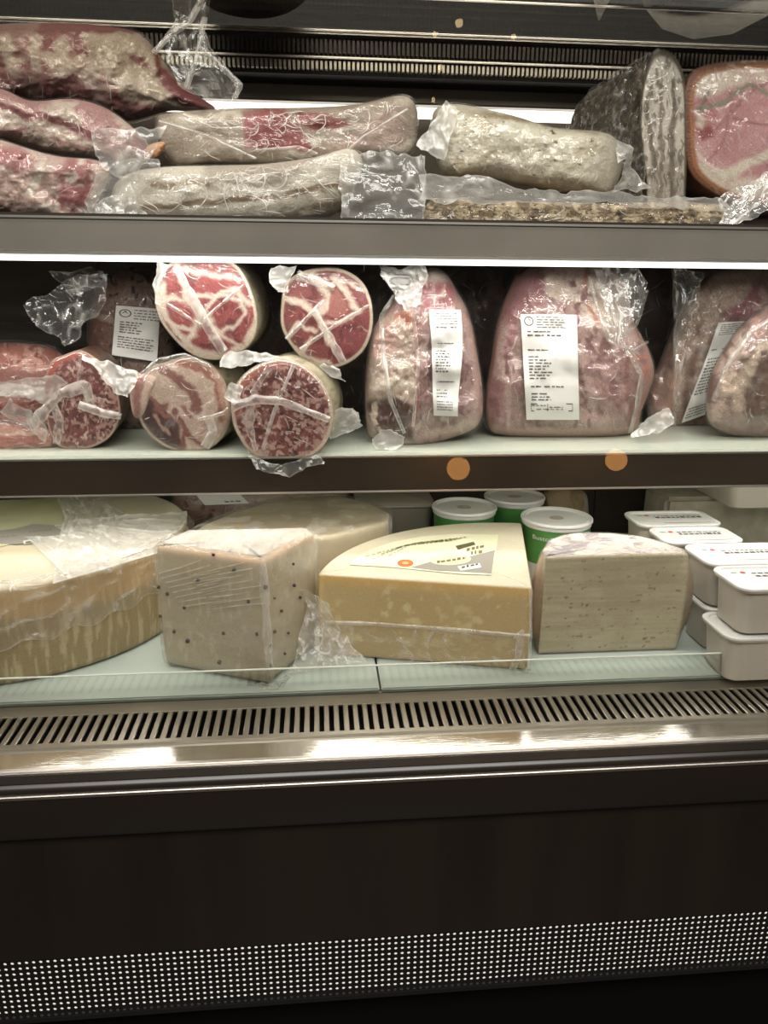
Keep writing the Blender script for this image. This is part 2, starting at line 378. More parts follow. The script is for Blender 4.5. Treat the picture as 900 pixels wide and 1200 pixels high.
def clear(name, tint=(0.97, 0.98, 0.97), k=0.5, rough=0.0, blend=0.12):
    m, nt, out = new(name); tr = N_(nt, 'ShaderNodeBsdfTransparent', Color=tint + (1,)); gl = N_(nt, 'ShaderNodeBsdfGlossy', Roughness=rough); gl.inputs['Color'].default_value = (1, 1, 1, 1)
    lw = N_(nt, 'ShaderNodeFresnel', IOR=1.45); mf = N_(nt, 'ShaderNodeMath', operation='MULTIPLY'); mf.inputs[1].default_value = k; nt.links.new(lw.outputs[0], mf.inputs[0])
    mx = N_(nt, 'ShaderNodeMixShader'); nt.links.new(mf.outputs[0], mx.inputs[0]); nt.links.new(tr.outputs[0], mx.inputs[1]); nt.links.new(gl.outputs[0], mx.inputs[2]); nt.links.new(mx.outputs[0], out.inputs[0])
    return m
def glow(name, color, strength):
    m, nt, out = new(name); e = N_(nt, 'ShaderNodeEmission', Color=L4(color), Strength=strength); nt.links.new(e.outputs[0], out.inputs[0]); return m
M = dict(
    steel=pbr('polished_steel', 'efece6', 0.09, 1.0, bump=0.05, bscale=30, stretch=(1, 30, 1)),
    brushed=pbr('brushed_steel', 'b5aea0', 0.36, 1.0, bump=0.15, bscale=60, stretch=(40, 1, 1)),
    trim=pbr('bright_trim', 'f4efe8', 0.30, 1.0),
    bumper=pbr('dark_bumper', '1d1813', 0.34, 0.0, spec=0.5),
    panel=pbr('brown_panel', '15100a', 0.36, 0.0, color2='1d1710', vscale=5, stretch=(3, 1, .4), spec=0.6),  # upright second-tone streaks, faint reflections put into the colour
    dark=pbr('dark_metal', '2c241d', 0.45, 0.3),
    back=pbr('case_back', '4a4036', 0.5, 0.4, color2='3c332b', vscale=6, stretch=(1, 1, 6)),
    black=pbr('black_paint', '060505', 0.6),
    kick=pbr('kick_plate', '050404', 0.8, spec=0.1),
    fascia=pbr('grey_fascia', '7f7970', 0.32, 0.25, color2='716b62', vscale=5),
    fascia2=pbr('brown_fascia', '2e261e', 0.22, 0.1, color2='372e24', vscale=6, coat=0.3),
    deck=pbr('white_glass_deck', 'b6c0b8', 0.12, 0.0, coat=0.4),
    plate=pbr('milky_glass_shelf', 'c9cfbf', 0.10, 0.0, coat=0.4),
    led=glow('led_strip', 'fffaf0', 2.4), backlight=glow('backlight', 'fff4e6', 0.9), tube=glow('led_tube', 'fff8ee', 2.6),
    pane=clear('front_glass', k=0.55), riser=clear('clear_riser', (0.95, 0.96, 0.94), k=1.0), glass_shelf=clear('upper_glass', (0.66, 0.64, 0.60), k=0.10),
    edge=pbr('glass_edge', 'cfd2c6', 0.2, coat=0.5),
    meat=painted('meat', 0.82, 0.76), cured=painted('cured_meat', 0.92, 0.78, rough=0.5, bump=0.5, bscale=420, var=0.18, coat=0.15),
    rind=painted('spiced_rind', 1.0, 0.72, rough=0.6, bump=0.9, bscale=330, var=0.35, coat=0.1),
    cheese=painted('painted_cheese', 0.95, 1.0, rough=0.45, bump=0.2, bscale=300, var=0.06, coat=0.1),
    film=film('vacuum_film', rough=0.04, bump=0.40, bscale=20, fine=90, floor=0.012, cap=0.075, gloss=0.7), film_soft=film('loose_film', rough=0.10, floor=0.02, bump=0.25, bscale=22, fine=90), wrap=film('cling_wrap', rough=0.09, floor=0.015, cap=0.2, bump=0.35, bscale=40, fine=160),
    paper=pbr('label_paper', 'dbd9d3', 0.5, bump=0.15, bscale=25), ink=pbr('label_ink', '3b3835', 0.6), ink2=pbr('pale_ink', '87827b', 0.6),
    white=pbr('white_plastic', 'd3d1cb', 0.3, coat=0.15, sss=0.0), white2=pbr('milky_plastic', 'ada496', 0.32, coat=0.15),
    green=pbr('green_print', '4f8a43', 0.35, color2='3f7838', vscale=30, coat=0.2), red=pbr('red_print', 'c23a2c', 0.4), orange=pbr('orange_print', 'd9662f', 0.4),
    floor=pbr('shop_floor', '3a342d', 0.5, color2='2d2823', vscale=4),
)
print('materials ok')
# ------------------------------------------------------------------ the shop and the display case
def z(v): return CZ + v
bx = box
fl = box('floor', (-2.2, -2.6, -0.05), (2.4, 1.6, 0), M['floor']); fl['kind'] = 'structure'
ce = box('ceiling', (-2.2, -2.6, 3.2), (2.4, 1.6, 3.25), M['floor']); ce['kind'] = 'structure'
case = thing('display_case', 'dark brown refrigerated display case with steel trim and lit perforated kick panel', 'display case', (XM, 0.9, 0))
DZ = -0.4155
box('base_cabinet', (XL, 0.66, 0.0), (XR, 1.26, z(-0.4555)), M['black'], case)
box('kick_plate', (XL, 0.640, 0.02), (XR, 0.658, z(-0.714)), M['kick'], case)
# deck structure under the glass plates, drip channel under the grille
box('drip_channel', (XL, 0.645, z(-0.455)), (XR, 0.722, z(-0.445)), M['black'], case)
box('deck_base', (XL, 0.724, z(-0.455)), (XR, 1.24, z(-0.4225)), M['dark'], case)
# polished ledge in front of the grille
box('front_ledge', (XL, 0.604, z(-0.430)), (XR, 0.6425, z(-0.4195)), M['steel'], case, 0.0012)
box('ledge_rim', (XL, 0.6415, z(-0.428)), (XR, 0.6435, z(-0.4165)), M['brushed'], case, 0.0006)
# bumper with a bright trim line, made of a rounded profile
def profile(name, pts, mat, parent, x0=XL, x1=XR, flat=False):
    n = len(pts); V = [(x0, y, z(q)) for y, q in pts] + [(x1, y, z(q)) for y, q in pts]
    Fc = [[i, (i + 1) % n, n + (i + 1) % n, n + i] for i in range(n)] + [list(range(n))[::-1], list(range(n, 2 * n))]
    bm = bmesh.new(); vs = [bm.verts.new(v) for v in V]
    for f in Fc: bm.faces.new([vs[i] for i in f])
    return bmo(name, bm, mat, parent, not flat)
profile('bumper', [(0.640, -0.431), (0.606, -0.431), (0.6035, -0.433), (0.602, -0.4355), (0.602, -0.4395), (0.640, -0.4395)], M['bumper'], case)
box('trim_strip', (XL, 0.6000, z(-0.4440)), (XR, 0.612, z(-0.4398)), M['trim'], case, 0.0008)
profile('lower_bumper', [(0.640, -0.4442), (0.6015, -0.4442), (0.6015, -0.484), (0.604, -0.4885), (0.610, -0.4895), (0.640, -0.4895)], M['bumper'], case)
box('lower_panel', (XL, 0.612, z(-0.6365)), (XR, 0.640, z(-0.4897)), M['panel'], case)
# perforated strip: real holes, a lit sheet behind
def perforated(parent):
    p = 0.0068; rr = 0.00172; nx = int(XW / p); rows = 11; z0 = -0.6369; th = 0.0008; Y = 0.6135
    V = []; Q = []; K = 8
    ang = [2 * math.pi * (i + .5) / K for i in range(K)]
    sq = [(max(-1, min(1, math.cos(a) * 1.0824)), max(-1, min(1, math.sin(a) * 1.0824))) for a in ang]
    # outer square points matched to the eight hole points
    sq = [(math.copysign(.5, math.cos(a)) if abs(math.cos(a)) > abs(math.sin(a)) else math.tan(math.pi / 2 - a) * math.copysign(.5, math.sin(a)),
           math.copysign(.5, math.sin(a)) if abs(math.sin(a)) > abs(math.cos(a)) else math.tan(a) * math.copysign(.5, math.cos(a))) for a in ang]
    cell = []
    for j in range(rows):
        for i in range(nx):
            cx = XL + p * (i + .5); cz = z(z0) - p * (j + .62); b = len(V)
            for s in sq: V.append((cx + s[0] * p, Y, cz + s[1] * p))
            for a in ang: V.append((cx + math.cos(a) * rr, Y, cz + math.sin(a) * rr))
            for a in ang: V.append((cx + math.cos(a) * rr, Y + th, cz + math.sin(a) * rr))
            for s_ in ((.5, .5), (-.5, .5), (-.5, -.5), (.5, -.5)): V.append((cx + s_[0] * p, Y, cz + s_[1] * p))
            for k in range(K):
                n = (k + 1) % K
                Q.append((b + k, b + n, b + 8 + n, b + 8 + k)); Q.append((b + 8 + k, b + 8 + n, b + 16 + n, b + 16 + k))
            # corner triangles as thin quads
            for k, c in ((0, 24), (2, 25), (4, 26), (6, 27)):
                Q.append((b + k, b + c, b + k + 1, b + k + 1))
    Q = [q if q[2] != q[3] else q[:3] for q in Q]
    return mesh('perforated_strip', V, [list(q) for q in Q], M['black'], parent, False)
perforated(case)
box('perforation_frame', (XL, 0.6128, z(-0.7175)), (XR, 0.640, z(-0.7120)), M['black'], case)
box('backlight_sheet', (XL, 0.6190, z(-0.7120)), (XR, 0.6215, z(-0.6365)), M['backlight'], case)
# back, sides, roof
for i in range(4):
    x0 = XL + XW * i / 4; box('back_panel', (x0 + 0.001, 1.245, z(-0.42)), (x0 + XW / 4 - 0.001, 1.262, z(0.336)), M['back'], case, 0.001)
box('upper_back_panel', (XL, 1.245, z(0.3365)), (XR, 1.262, z(0.75)), M['black'], case)
for k, zz in enumerate((-0.10, -0.065, 0.085, 0.12)):
    box('wall_rail', (XL + .01, 1.232, z(zz)), (XR - .01, 1.245, z(zz + 0.012)), M['dark'], case, 0.002)
box('side_panel', (XL - 0.02, 0.60, 0.0), (XL, 1.262, z(0.78)), M['black'], case)
box('side_panel', (XR, 0.60, 0.0), (XR + 0.02, 1.262, z(0.78)), M['black'], case)
box('roof', (XL - 0.02, 0.60, z(0.75)), (XR + 0.02, 1.262, z(0.79)), M['black'], case)
# air outlet at the top of the back: two rows of fins, and the lit tube below
ao = box('air_outlet', (XL + .002, 1.165, z(0.283)), (XR - .002, 1.24, z(0.336)), M['dark'], case, 0.001)
def fins(name, y, za, zb, mat, parent, pitch=0.0062):
    V = []; Q = []
    n = int((XW - .02) / pitch)
    for i in range(n):
        x = XL + .01 + i * pitch; b = len(V); w = pitch * .55
        for (xx, yy, zz) in ((x, y, za), (x + w, y, za), (x + w, y, zb), (x, y, zb), (x, y + .012, za), (x + w, y + .012, za), (x + w, y + .012, zb), (x, y + .012, zb)): V.append((xx, yy, z(zz)))
        Q += [(b, b + 1, b + 2, b + 3), (b, b + 4, b + 5, b + 1), (b + 3, b + 2, b + 6, b + 7), (b, b + 3, b + 7, b + 4), (b + 1, b + 5, b + 6, b + 2)]
    o = mesh(name, V, np.array(Q), mat, parent, False); o['kind'] = 'stuff'; return o
fins('outlet_fins', 1.153, 0.287, 0.297, M['brushed'], ao)
fins('outlet_fins', 1.153, 0.306, 0.322, M['dark'], ao)
box('outlet_rail', (XL + .002, 1.148, z(0.2985)), (XR - .002, 1.164, z(0.3012)), M['trim'], ao, 0.0008)
box('outlet_rail', (XL + .002, 1.148, z(0.3275)), (XR - .002, 1.164, z(0.3300)), M['trim'], ao, 0.0008)
box('tube_holder', (XL + .01, 1.205, z(0.258)), (XR - .01, 1.243, z(0.279)), M['fascia'], case, 0.002)
box('light_tube', (XL + .03, 1.212, z(0.243)), (XR - .03, 1.228, z(0.2565)), M['tube'], case, 0.003)

# air return grille with its slats
gr = thing('air_return_grille', 'long slotted metal air grille in front of the white glass deck', 'grille', (XM, 0.68, z(-0.42)))
box('grille_rail', (XL, 0.7010, z(-0.4215)), (XR, 0.7215, z(-0.4190)), M['brushed'], gr, 0.0006)
box('grille_rail', (XL, 0.6440, z(-0.4215)), (XR, 0.6525, z(-0.4190)), M['brushed'], gr, 0.0006)
sl = None; pitch = 0.00998; ns = int(XW / pitch)
for i in range(ns):
    x = XL + 0.004 + i * pitch
    if sl is None:
        sl = box('slat', (x, 0.6515, z(-0.4225)), (x + 0.0056, 0.7020, z(-0.4195)), M['brushed'], gr, 0.0007, 1); s0 = x
    else:
        c = sl.copy(); COL.objects.link(c); c.location.x = x - s0

# deck plates
xj = float(PZ(445, 800, DZ)[0])
for (a, b, lab) in ((XL + .001, xj - .0012, 'left pale glass deck plate, under the big cheese wheel'), (xj + .0012, XR - .001, 'right pale glass deck plate, under the white trays')):
    tag(box('deck_plate', (a, 0.7245, z(-0.4215)), (b, 1.24, z(DZ)), M['deck'], None, 0.0015), lab, 'glass plate', 'pale glass deck plates')
ri = thing('glass_riser', 'low clear riser strip standing along the front of the deck', 'riser', (XM, 0.7225, z(-0.4190)))
box('riser_pane', (XL + .002, 0.7222, z(-0.4188)), (XR - .002, 0.7240, z(-0.3870)), M['riser'], ri)
box('riser_edge', (XL + .002, 0.7220, z(-0.3870)), (XR - .002, 0.7242, z(-0.3860)), M['edge'], ri)
# front glass
fg = thing('front_glass', 'large clear front glass pane standing on the polished ledge', 'glass pane', (XM, 0.610, z(-0.4193)))
mesh('pane', [(XL, 0.609, z(-0.4190)), (XR, 0.609, z(-0.4190)), (XR, 0.609, z(0.74)), (XL, 0.609, z(0.74))], np.array([[0, 1, 2, 3]]), M['pane'], fg, False)
box('pane_seal', (XL, 0.6065, z(-0.4195)), (XR, 0.6115, z(-0.4175)), M['trim'], fg, 0.0006)

def shelf(name, label, ztop, zbot, fmat, pmat, led, y0=0.86, facetop=None):
    s = thing(name, label, 'shelf', (XM, 1.0, z(ztop - 0.006)))
    box('shelf_plate', (XL + .003, y0 + .001, z(ztop - 0.006)), (XR - .003, 1.225, z(ztop)), pmat, s, 0.001)
    box('plate_edge', (XL + .003, y0 - 0.0012, z(ztop - 0.0055)), (XR - .003, y0 + 0.0008, z(ztop - 0.0030)), M['trim'], s, 0.0004)
    f = profile('fascia', [(y0 + .006, ztop - .0065), (y0, ztop - .0065), (y0, zbot + .002), (y0 + .002, zbot), (y0 + .022, zbot), (y0 + .022, zbot + .002), (y0 + .006, zbot + .003)], fmat, s, flat=True)
    box('fascia_lip', (XL + .003, y0 - .0015, z(zbot - 0.0015)), (XR - .003, y0 + .004, z(zbot + 0.0010)), M['trim'], s, 0.0006)
    if led:
        dz = led; box('light_strip', (XL + .004, y0 + .006, z(zbot - 0.008 + dz)), (XR - .004, y0 + (.018 if dz < .001 else .075), z(zbot - 0.002 + dz)), M['led'], s, 0.002)
    for x in (XL + .12, XM, XR - .12): box('shelf_bracket', (x - .004, y0 + .03, z(ztop - .034)), (x + .004, 1.235, z(ztop - .0065)), M['dark'], s, .001)
    return s
ST = 0.0735; SM = -0.1835
shelf('meat_shelf', 'upper meat shelf with grey fascia and lit strip, under vacuum packed joints', ST, 0.0345, M['fascia'], M['dark'], 1e-6)
shelf('meat_shelf', 'middle shelf with dark brown fascia, milky glass top under cut salamis', SM, -0.2300, M['fascia2'], M['plate'], 0.0045)
gs = thing('glass_shelf', 'top clear glass shelf above the packed joints', 'shelf', (XM, 1.0, z(0.3265)))
box('shelf_plate', (XL + .003, 0.86, z(0.3265)), (XR - .003, 1.150, z(0.3315)), M['glass_shelf'], gs, 0.001)
box('shelf_rail', (XL + .003, 1.1440, z(0.3300)), (XR - .003, 1.1475, z(0.3322)), M['trim'], gs, 0.001)
box('shelf_rail', (XL + .003, 1.00, z(0.3242)), (XR - .003, 1.0025, z(0.3264)), M['trim'], gs, 0.0006)

# pendant globes in the shop behind the viewer, seen only mirrored in the glass
def mirror_at(px, py, dist):
    r = ray(px, py); t = 0.609 / r[1]; hit = r * t; q = r.copy(); q[1] = -q[1]; L = np.linalg.norm(r)
    p = hit + q / L * dist; p[2] += CZ; return p
gm = glow('warm_globe', 'ffb060', 16.0); gw = glow('white_bulb', 'ffdca0', 22.0)
for px, py, dist, rad, m_, lab in ((537, 549, 2.3, 0.045, gm, 'warm round lamp on tall stand, left one of pair in the shop'), (722, 539, 2.35, 0.042, gm, 'warm round lamp on tall stand, right one of pair in the shop'),
                               (538, 27, 3.0, 0.016, gw, 'small hanging bulb, highest in the shop'), (510, 40, 3.0, 0.011, gw, 'small hanging bulb, left of the high ones'), (602, 43, 3.0, 0.011, gw, 'small hanging bulb, right of the high ones'),
                               (516, 79, 3.0, 0.012, gw, 'small hanging bulb, second lowest'), (508, 117, 3.0, 0.010, gw, 'small hanging bulb, lowest in the shop')):
    q = mirror_at(px, py, dist); up = py < 300
    t = thing('hanging_bulb' if up else 'globe_lamp', lab, 'lamp', q if up else (q[0], q[1], 0.0))
    bm = bmesh.new(); bmesh.ops.create_uvsphere(bm, u_segments=20, v_segments=12, radius=rad)
    for v in bm.verts: v.co += Vector(q)
    bmo('bulb', bm, m_, t)
    top = 3.2 if up else 0.0
    bm = bmesh.new(); bmesh.ops.create_cone(bm, cap_ends=True, segments=10, radius1=.004, radius2=.004, depth=abs(top - q[2]) - rad)
    for v in bm.verts: v.co += Vector((q[0], q[1], (top + q[2] + (rad if up else -rad)) / 2))
    bmo('cord' if up else 'stand', bm, M['dark'], t)
#@@PART3
# ------------------------------------------------------------------ labels and print
def label(name, parent, quad, depth, lines, mat=None, off=0.004, bend=0.0, logo=None, frame=None, seed=1, wav=0.0015):
    """paper label stuck on a pack: quad tl,tr,br,bl ; lines (v, u0, u1, height)"""
    tl, tr, br, bl = [np.array(p, float) for p in quad]
    def at(u, v, o=0.0):
        u = np.asarray(u, float); v = np.asarray(v, float)
        q = (tl * (1 - u[..., None]) + tr * u[..., None]) * (1 - v[..., None]) + (bl * (1 - u[..., None]) + br * u[..., None]) * v[..., None]
        q[..., 0] += bend * np.sin(v * 5.0) * (0.4 + u)
        return PY(q[..., 0], q[..., 1], depth(q[..., 0], q[..., 1]) - off - o - wav * fbm(u * 3, v * 5, seed))
    nu, nv = 12, 24; U, Vv = np.meshgrid(np.linspace(0, 1, nu), np.linspace(0, 1, nv)); i = np.arange(nu * nv).reshape(nv, nu)
    Q = np.stack([i[:-1, :-1], i[1:, :-1], i[1:, 1:], i[:-1, 1:]], -1).reshape(-1, 4)
    lab = mesh(name, at(U.ravel(), Vv.ravel()), Q, mat or M['paper'], parent)
    rnd = random.Random(seed); P = []; Fc = []
    def rect(u0, u1, v0, v1):
        b = len(P); P.extend([(u0, v0), (u1, v0), (u1, v1), (u0, v1)]); Fc.append((b, b + 3, b + 2, b + 1))
    for v, u0, u1, h in [(a_, b_, c_, d_ * 1.35) for a_, b_, c_, d_ in lines]:                        # small unreadable words, as the photograph shows them
        u = u0
        while u < u1 - .01:
            w = min(rnd.uniform(.03, .13), u1 - u); k = u
            while k < u + w - .008:
                rect(k, k + .012, v + rnd.uniform(0, h * .25), v + h - rnd.uniform(0, h * .25)); k += .017
            rect(u, u + w, v + h * .42, v + h * .6)
            u += w + rnd.uniform(.015, .04)
    if frame:
        u0, u1, v0, v1 = frame; t = .008
        rect(u0, u1, v0, v0 + t); rect(u0, u1, v1 - t, v1); rect(u0, u0 + t, v0, v1); rect(u1 - t, u1, v0, v1); rect((u0 + u1) / 2.4, (u0 + u1) / 2.4 + t, v0, v1)
    if logo:
        cu, cv, ru, rv = logo
        for k in range(16):
            a0 = 2 * math.pi * k / 16; a1 = 2 * math.pi * (k + 1) / 16; b = len(P)
            for a, q in ((a0, 1), (a1, 1), (a1, .8), (a0, .8)): P.append((cu + ru * q * math.cos(a), cv + rv * q * math.sin(a)))
            Fc.append((b, b + 1, b + 2, b + 3))
        b = len(P); P.extend([(cu - ru * .6, cv + rv * .3), (cu, cv - rv * .7), (cu + ru * .6, cv + rv * .3), (cu, cv - rv * .3)]); Fc.append((b, b + 3, b + 2, b + 1))
    if P:
        P = np.array(P); k = mesh('print', at(P[:, 0], P[:, 1], 0.0005), np.array(Fc), M['ink'], lab, False); k['kind'] = 'stuff'
    return lab
BIG = [(.02 + .024 * k, .28, .80 - .03 * (k % 2), .010) for k in range(5)] + [(.155, .10, .52, .013), (.188, .10, .72, .017), (.33, .10, .50, .012), (.395, .10, .28, .012)] + \
      [(.425 + .029 * k, .10, .42 + .05 * ((k * 2) % 3), .013) for k in range(7)] + [(.675, .12, .72, .015), (.745, .12, .42, .013), (.775, .12, .46, .013), (.802, .12, .48, .013)] + [(.858, .12, .38, .009), (.875, .45, .70, .009), (.895, .2, .7, .009)]

def wrap(parent, outline, Y0, T, Tb, seed, wr=(0.003, 16, 40, 0), milk=(0.03, 0.25), mat='film', N=81, p=3.0, grow=3, tilt=(0, 0), lump=(0, 20, 1), sharp=False, name='plastic_wrap', place=PY, sgn=-1, q=.5, cr=1.0, crl=20, crc=.4, crm=.42):
    if place is PY and cr: 
        S_ = LAST[0][1]; creases(parent, int(S_.h[0] * S_.h[1] / 210 * cr), seed + 7, wr[3] + 90, 1.5, crl, T * 0 + .0058, crm, crc)
    return pillow(name, parent, outline, Y0, T + 0.0025, Tb + 0.002, M[mat], None, N, p, lump, tilt, sharp, grow, milk, wr + (seed,), place, sgn, q)

# ================================================================== upper meat shelf
ZMIN[0] = z(ST)
G1 = 'vacuum packed joints on the upper shelf'
FAT, LEAN, DK = 'c9b3a4', 'a06468', '6d3a3d'
# rib joint, top of the left pile
b = thing('pork_rib_joint', 'large pork rib joint in loose clear film, topmost of the left pile', 'meat', PY(60, 130, 1.02), G1)
O = [(-60, 34), (0, 28), (60, 27), (120, 30), (160, 38), (182, 58), (205, 88), (232, 112), (252, 127), (236, 133), (200, 130), (150, 142), (110, 134), (60, 124), (0, 116), (-60, 112)]
p = Paint('9a5c60', 5, 22, 3).noise(26, .45, .62, FAT, 4, (1.4, 1)).poly([(-60, 26), (90, 24), (110, 50), (60, 56), (-60, 52)], LEAN, 5, .7)
for x in (-20, 8, 40, 70): p.line([(x, 48), (x + 4, 82)], 11, 'cdb8aa', 4)
p.poly([(96, 42), (150, 40), (190, 70), (225, 128), (196, 130), (150, 120), (118, 84)], 'cbb7a6', 4).poly([(146, 62), (166, 66), (182, 84), (160, 78)], LEAN, 3)
p.poly([(-60, 88), (70, 86), (108, 96), (150, 118), (160, 140), (60, 130), (-60, 120)], '653639', 7, .85).poly([(186, 72), (250, 124), (232, 132), (212, 128), (188, 92)], '8c4650', 3).line([(196, 62), (180, 56), (186, 76)], 4, '8a3c2c', 2)
pillow('joint', b, O, 1.06, 0.045, 0.05, M['meat'], p, 121, 2.4, (0.012, 26, 3))
wrap(b, O, 1.06, 0.046, 0.05, 5, (0.004, 22, 70, 10), (0.01, 0.06), N=91, p=2.4, lump=(0.012, 26, 3))
sheet('bag_neck', b, [(204, -14), (206, 30), (186, 62), (214, 100), (250, 126)], [(246, -14), (240, 30), (262, 78), (284, 98), (266, 130)], [.95, .95, .93], [.97, .96, .95], M['film_soft'], 30, 20, .006, 8, .05, .22, 20)
strip('bag_fold', b, [(180, 62), (200, 40), (222, 26), (240, -8)], 7, lambda x, y: 0.945 + 0 * x, M['film_soft'], .002, .5, 4)
strip('bag_fold', b, [(240, 20), (230, 70), (218, 104)], 6, lambda x, y: 0.94 + 0 * x, M['film_soft'], .002, .45, 9)
strip('bag_fold', b, [(238, 56), (262, 80), (282, 100), (272, 122), (262, 130)], 6, lambda x, y: 0.945 + 0 * x, M['film_soft'], .002, .45, 11)
# middle joint
b = thing('pork_shank', 'pale pink pork shank tapering to a dark tip, middle of the left pile', 'meat', PY(60, 190, 0.94), G1)
O = [(-60, 96), (0, 104), (36, 118), (84, 116), (122, 126), (156, 150), (178, 176), (174, 190), (146, 196), (110, 190), (60, 182), (0, 164), (-60, 156)]
p = Paint('b07c7c', 4, 16, 13).noise(20, .44, .6, 'd0bcb0', 14, (2, 1)).line([(-60, 108), (30, 132), (80, 148), (122, 162)], 7, '84464a', 3).line([(-20, 122), (50, 150), (110, 172)], 7, 'd2c0b2', 3)
p.poly([(-60, 134), (60, 164), (120, 184), (60, 188), (-60, 160)], 'a79484', 5, .8).poly([(150, 150), (180, 178), (170, 190), (146, 172)], '8a4a52', 4)
pillow('joint', b, O, 0.975, 0.038, 0.035, M['meat'], p, 101, 2.4, (0.009, 22, 6))
wrap(b, O, 0.975, 0.039, 0.035, 15, (0.003, 20, 60, 20), (0.01, 0.06), N=81, p=2.4, lump=(0.009, 22, 6))
pillow('shank_tip', b, [(172, 172), (188, 166), (194, 170), (186, 182), (172, 186)], .93, .006, .006, M['cured'], Paint('8e5136').noise(6, .4, .6, 'b9825c'), 25)
sheet('bag_flap', b, [(112, 150), (108, 178), (122, 202)], [(196, 150), (178, 182), (158, 206)], .895, .90, M['film_soft'], 20, 20, .004, 18, .22, .3, 18)
# bottom joint
b = thing('pork_shoulder_joint', 'marbled pork shoulder joint in film, bottom of the left pile', 'meat', PY(40, 262, 0.915), G1)
O = [(-60, 150), (0, 164), (60, 182), (112, 188), (128, 202), (116, 236), (100, 258), (60, 262), (20, 256), (0, 250), (-60, 246)]
p = Paint('bd9a90', 4, 18, 23).noise(24, .5, .64, 'a05e62', 24, (1, 1.4)).noise(16, .55, .66, 'd4c4b4', 27).poly([(66, 216), (110, 220), (106, 246), (84, 244)], '9a5056', 4).poly([(-60, 160), (30, 176), (40, 196), (-60, 190)], 'a86468', 5)
pillow('joint', b, O, 0.91, 0.032, 0.025, M['meat'], p, 101, 2.6, (0.009, 22, 8), tilt=(0, -0.0001))
wrap(b, O, 0.91, 0.034, 0.025, 25, (0.003, 20, 40, 60), (0.01, 0.08), N=81, p=2.6, lump=(0.009, 22, 8))
sheet('bag_flap', b, [(96, 236), (112, 206), (150, 188), (186, 186)], [(112, 262), (140, 258), (160, 226), (190, 206)], .885, .89, M['film_soft'], 24, 16, .004, 28, .25, .3, 16)
# upper speck pack
b = thing('speck_pack', 'flat vacuum pack of dark red speck, on top of the streaky bacon slab', 'meat', PY(330, 196, 0.985), G1)
O = [(183, 142), (206, 132), (280, 127), (360, 126), (420, 122), (468, 112), (486, 122), (489, 146), (480, 180), (440, 190), (380, 192), (300, 194), (240, 192), (200, 188)]
p = Paint('a09083', 4, 18, 33).noise(22, .5, .66, 'cfc4b6', 34, (2, 1)).poly([(284, 132), (330, 128), (352, 150), (372, 178), (290, 172)], '924c50', 4).poly([(346, 132), (384, 134), (414, 144), (372, 156), (352, 148)], '82403f', 3)
p.poly([(384, 174), (440, 134), (470, 124), (470, 170)], 'b59a90', 5, .8).veins(12, .8, .93, 'cdb4aa', 35).poly([(190, 150), (280, 156), (276, 184), (200, 184)], 'a8998a', 6, .7)
pillow('meat', b, O, 0.96, 0.035, 0.035, M['cured'], p, 121, 4, (0.004, 26, 10))
wrap(b, O, 0.96, 0.037, 0.035, 36, (0.005, 16, 44, -80), (0.01, 0.16), N=131, p=4, lump=(0.004, 26, 10), grow=2, cr=3.0, crl=24, crc=.8, crm=.8)
for k, q in enumerate(([(186, 142), (240, 158), (300, 186)], [(392, 190), (426, 160), (478, 128)], [(214, 134), (250, 150), (290, 150)], [(300, 176), (350, 172), (372, 180)])):
    strip('film_crease', b, q, 3.2, lambda x, y: 0.922 + 0 * x, M['film'], .003, .55, 40 + k)
# streaky slab below
b = thing('bacon_slab', 'white fatty bacon slab with a thin brown streak, along the shelf edge', 'meat', PY(300, 262, 0.925), G1)
O = [(134, 244), (132, 222), (150, 204), (190, 196), (250, 194), (310, 192), (370, 184), (408, 174), (424, 186), (420, 212), (404, 240), (380, 256), (330, 266), (230, 268), (160, 264)]
p = Paint('ccc4b6', 3, 18, 43).poly([(240, 192), (370, 186), (330, 214), (240, 214)], '98897c', 6, .7).noise(28, .55, .7, 'c2b7a6', 44, (3, 1)).line([(168, 243), (200, 242), (260, 236), (330, 228), (405, 214)], 6, '8d7862', 2).line([(176, 213), (196, 220), (226, 212), (242, 218)], 6, '9d8a76', 3).line([(270, 214), (300, 218), (330, 208)], 4, '9a8c80', 3)
p.poly([(240, 200), (350, 194), (330, 206), (250, 212)], 'aba093', 5, .7).line([(320, 256), (404, 236)], 6, 'ad9d88', 3)
pillow('slab', b, O, 0.925, 0.04, 0.05, M['cured'], p, 111, 3.4, (0.004, 28, 11))
wrap(b, O, 0.925, 0.042, 0.05, 46, (0.004, 16, 60, -98), (0.01, 0.16), N=111, p=3.4, lump=(0.004, 28, 11), grow=2, cr=2.0, crl=44, crc=.35, crm=.65)
sheet('film_tail', b, [(400, 186), (440, 178), (500, 184)], [(396, 262), (440, 264), (496, 262)], [.89, .9], [.885, .885], M['film_soft'], 34, 24, .006, 47, .20, .30, 18)
sheet('film_drip', b, [(440, 258), (470, 262), (488, 264)], [(450, 272), (462, 286), (484, 266)], .858, .856, M['film_soft'], 14, 10, .002, 48, .4, .3, 10)
sheet('film_tail', b, [(96, 242), (120, 240), (150, 214)], [(110, 266), (150, 266), (170, 250)], .89, .885, M['film_soft'], 18, 14, .004, 49, .2, .3, 14)
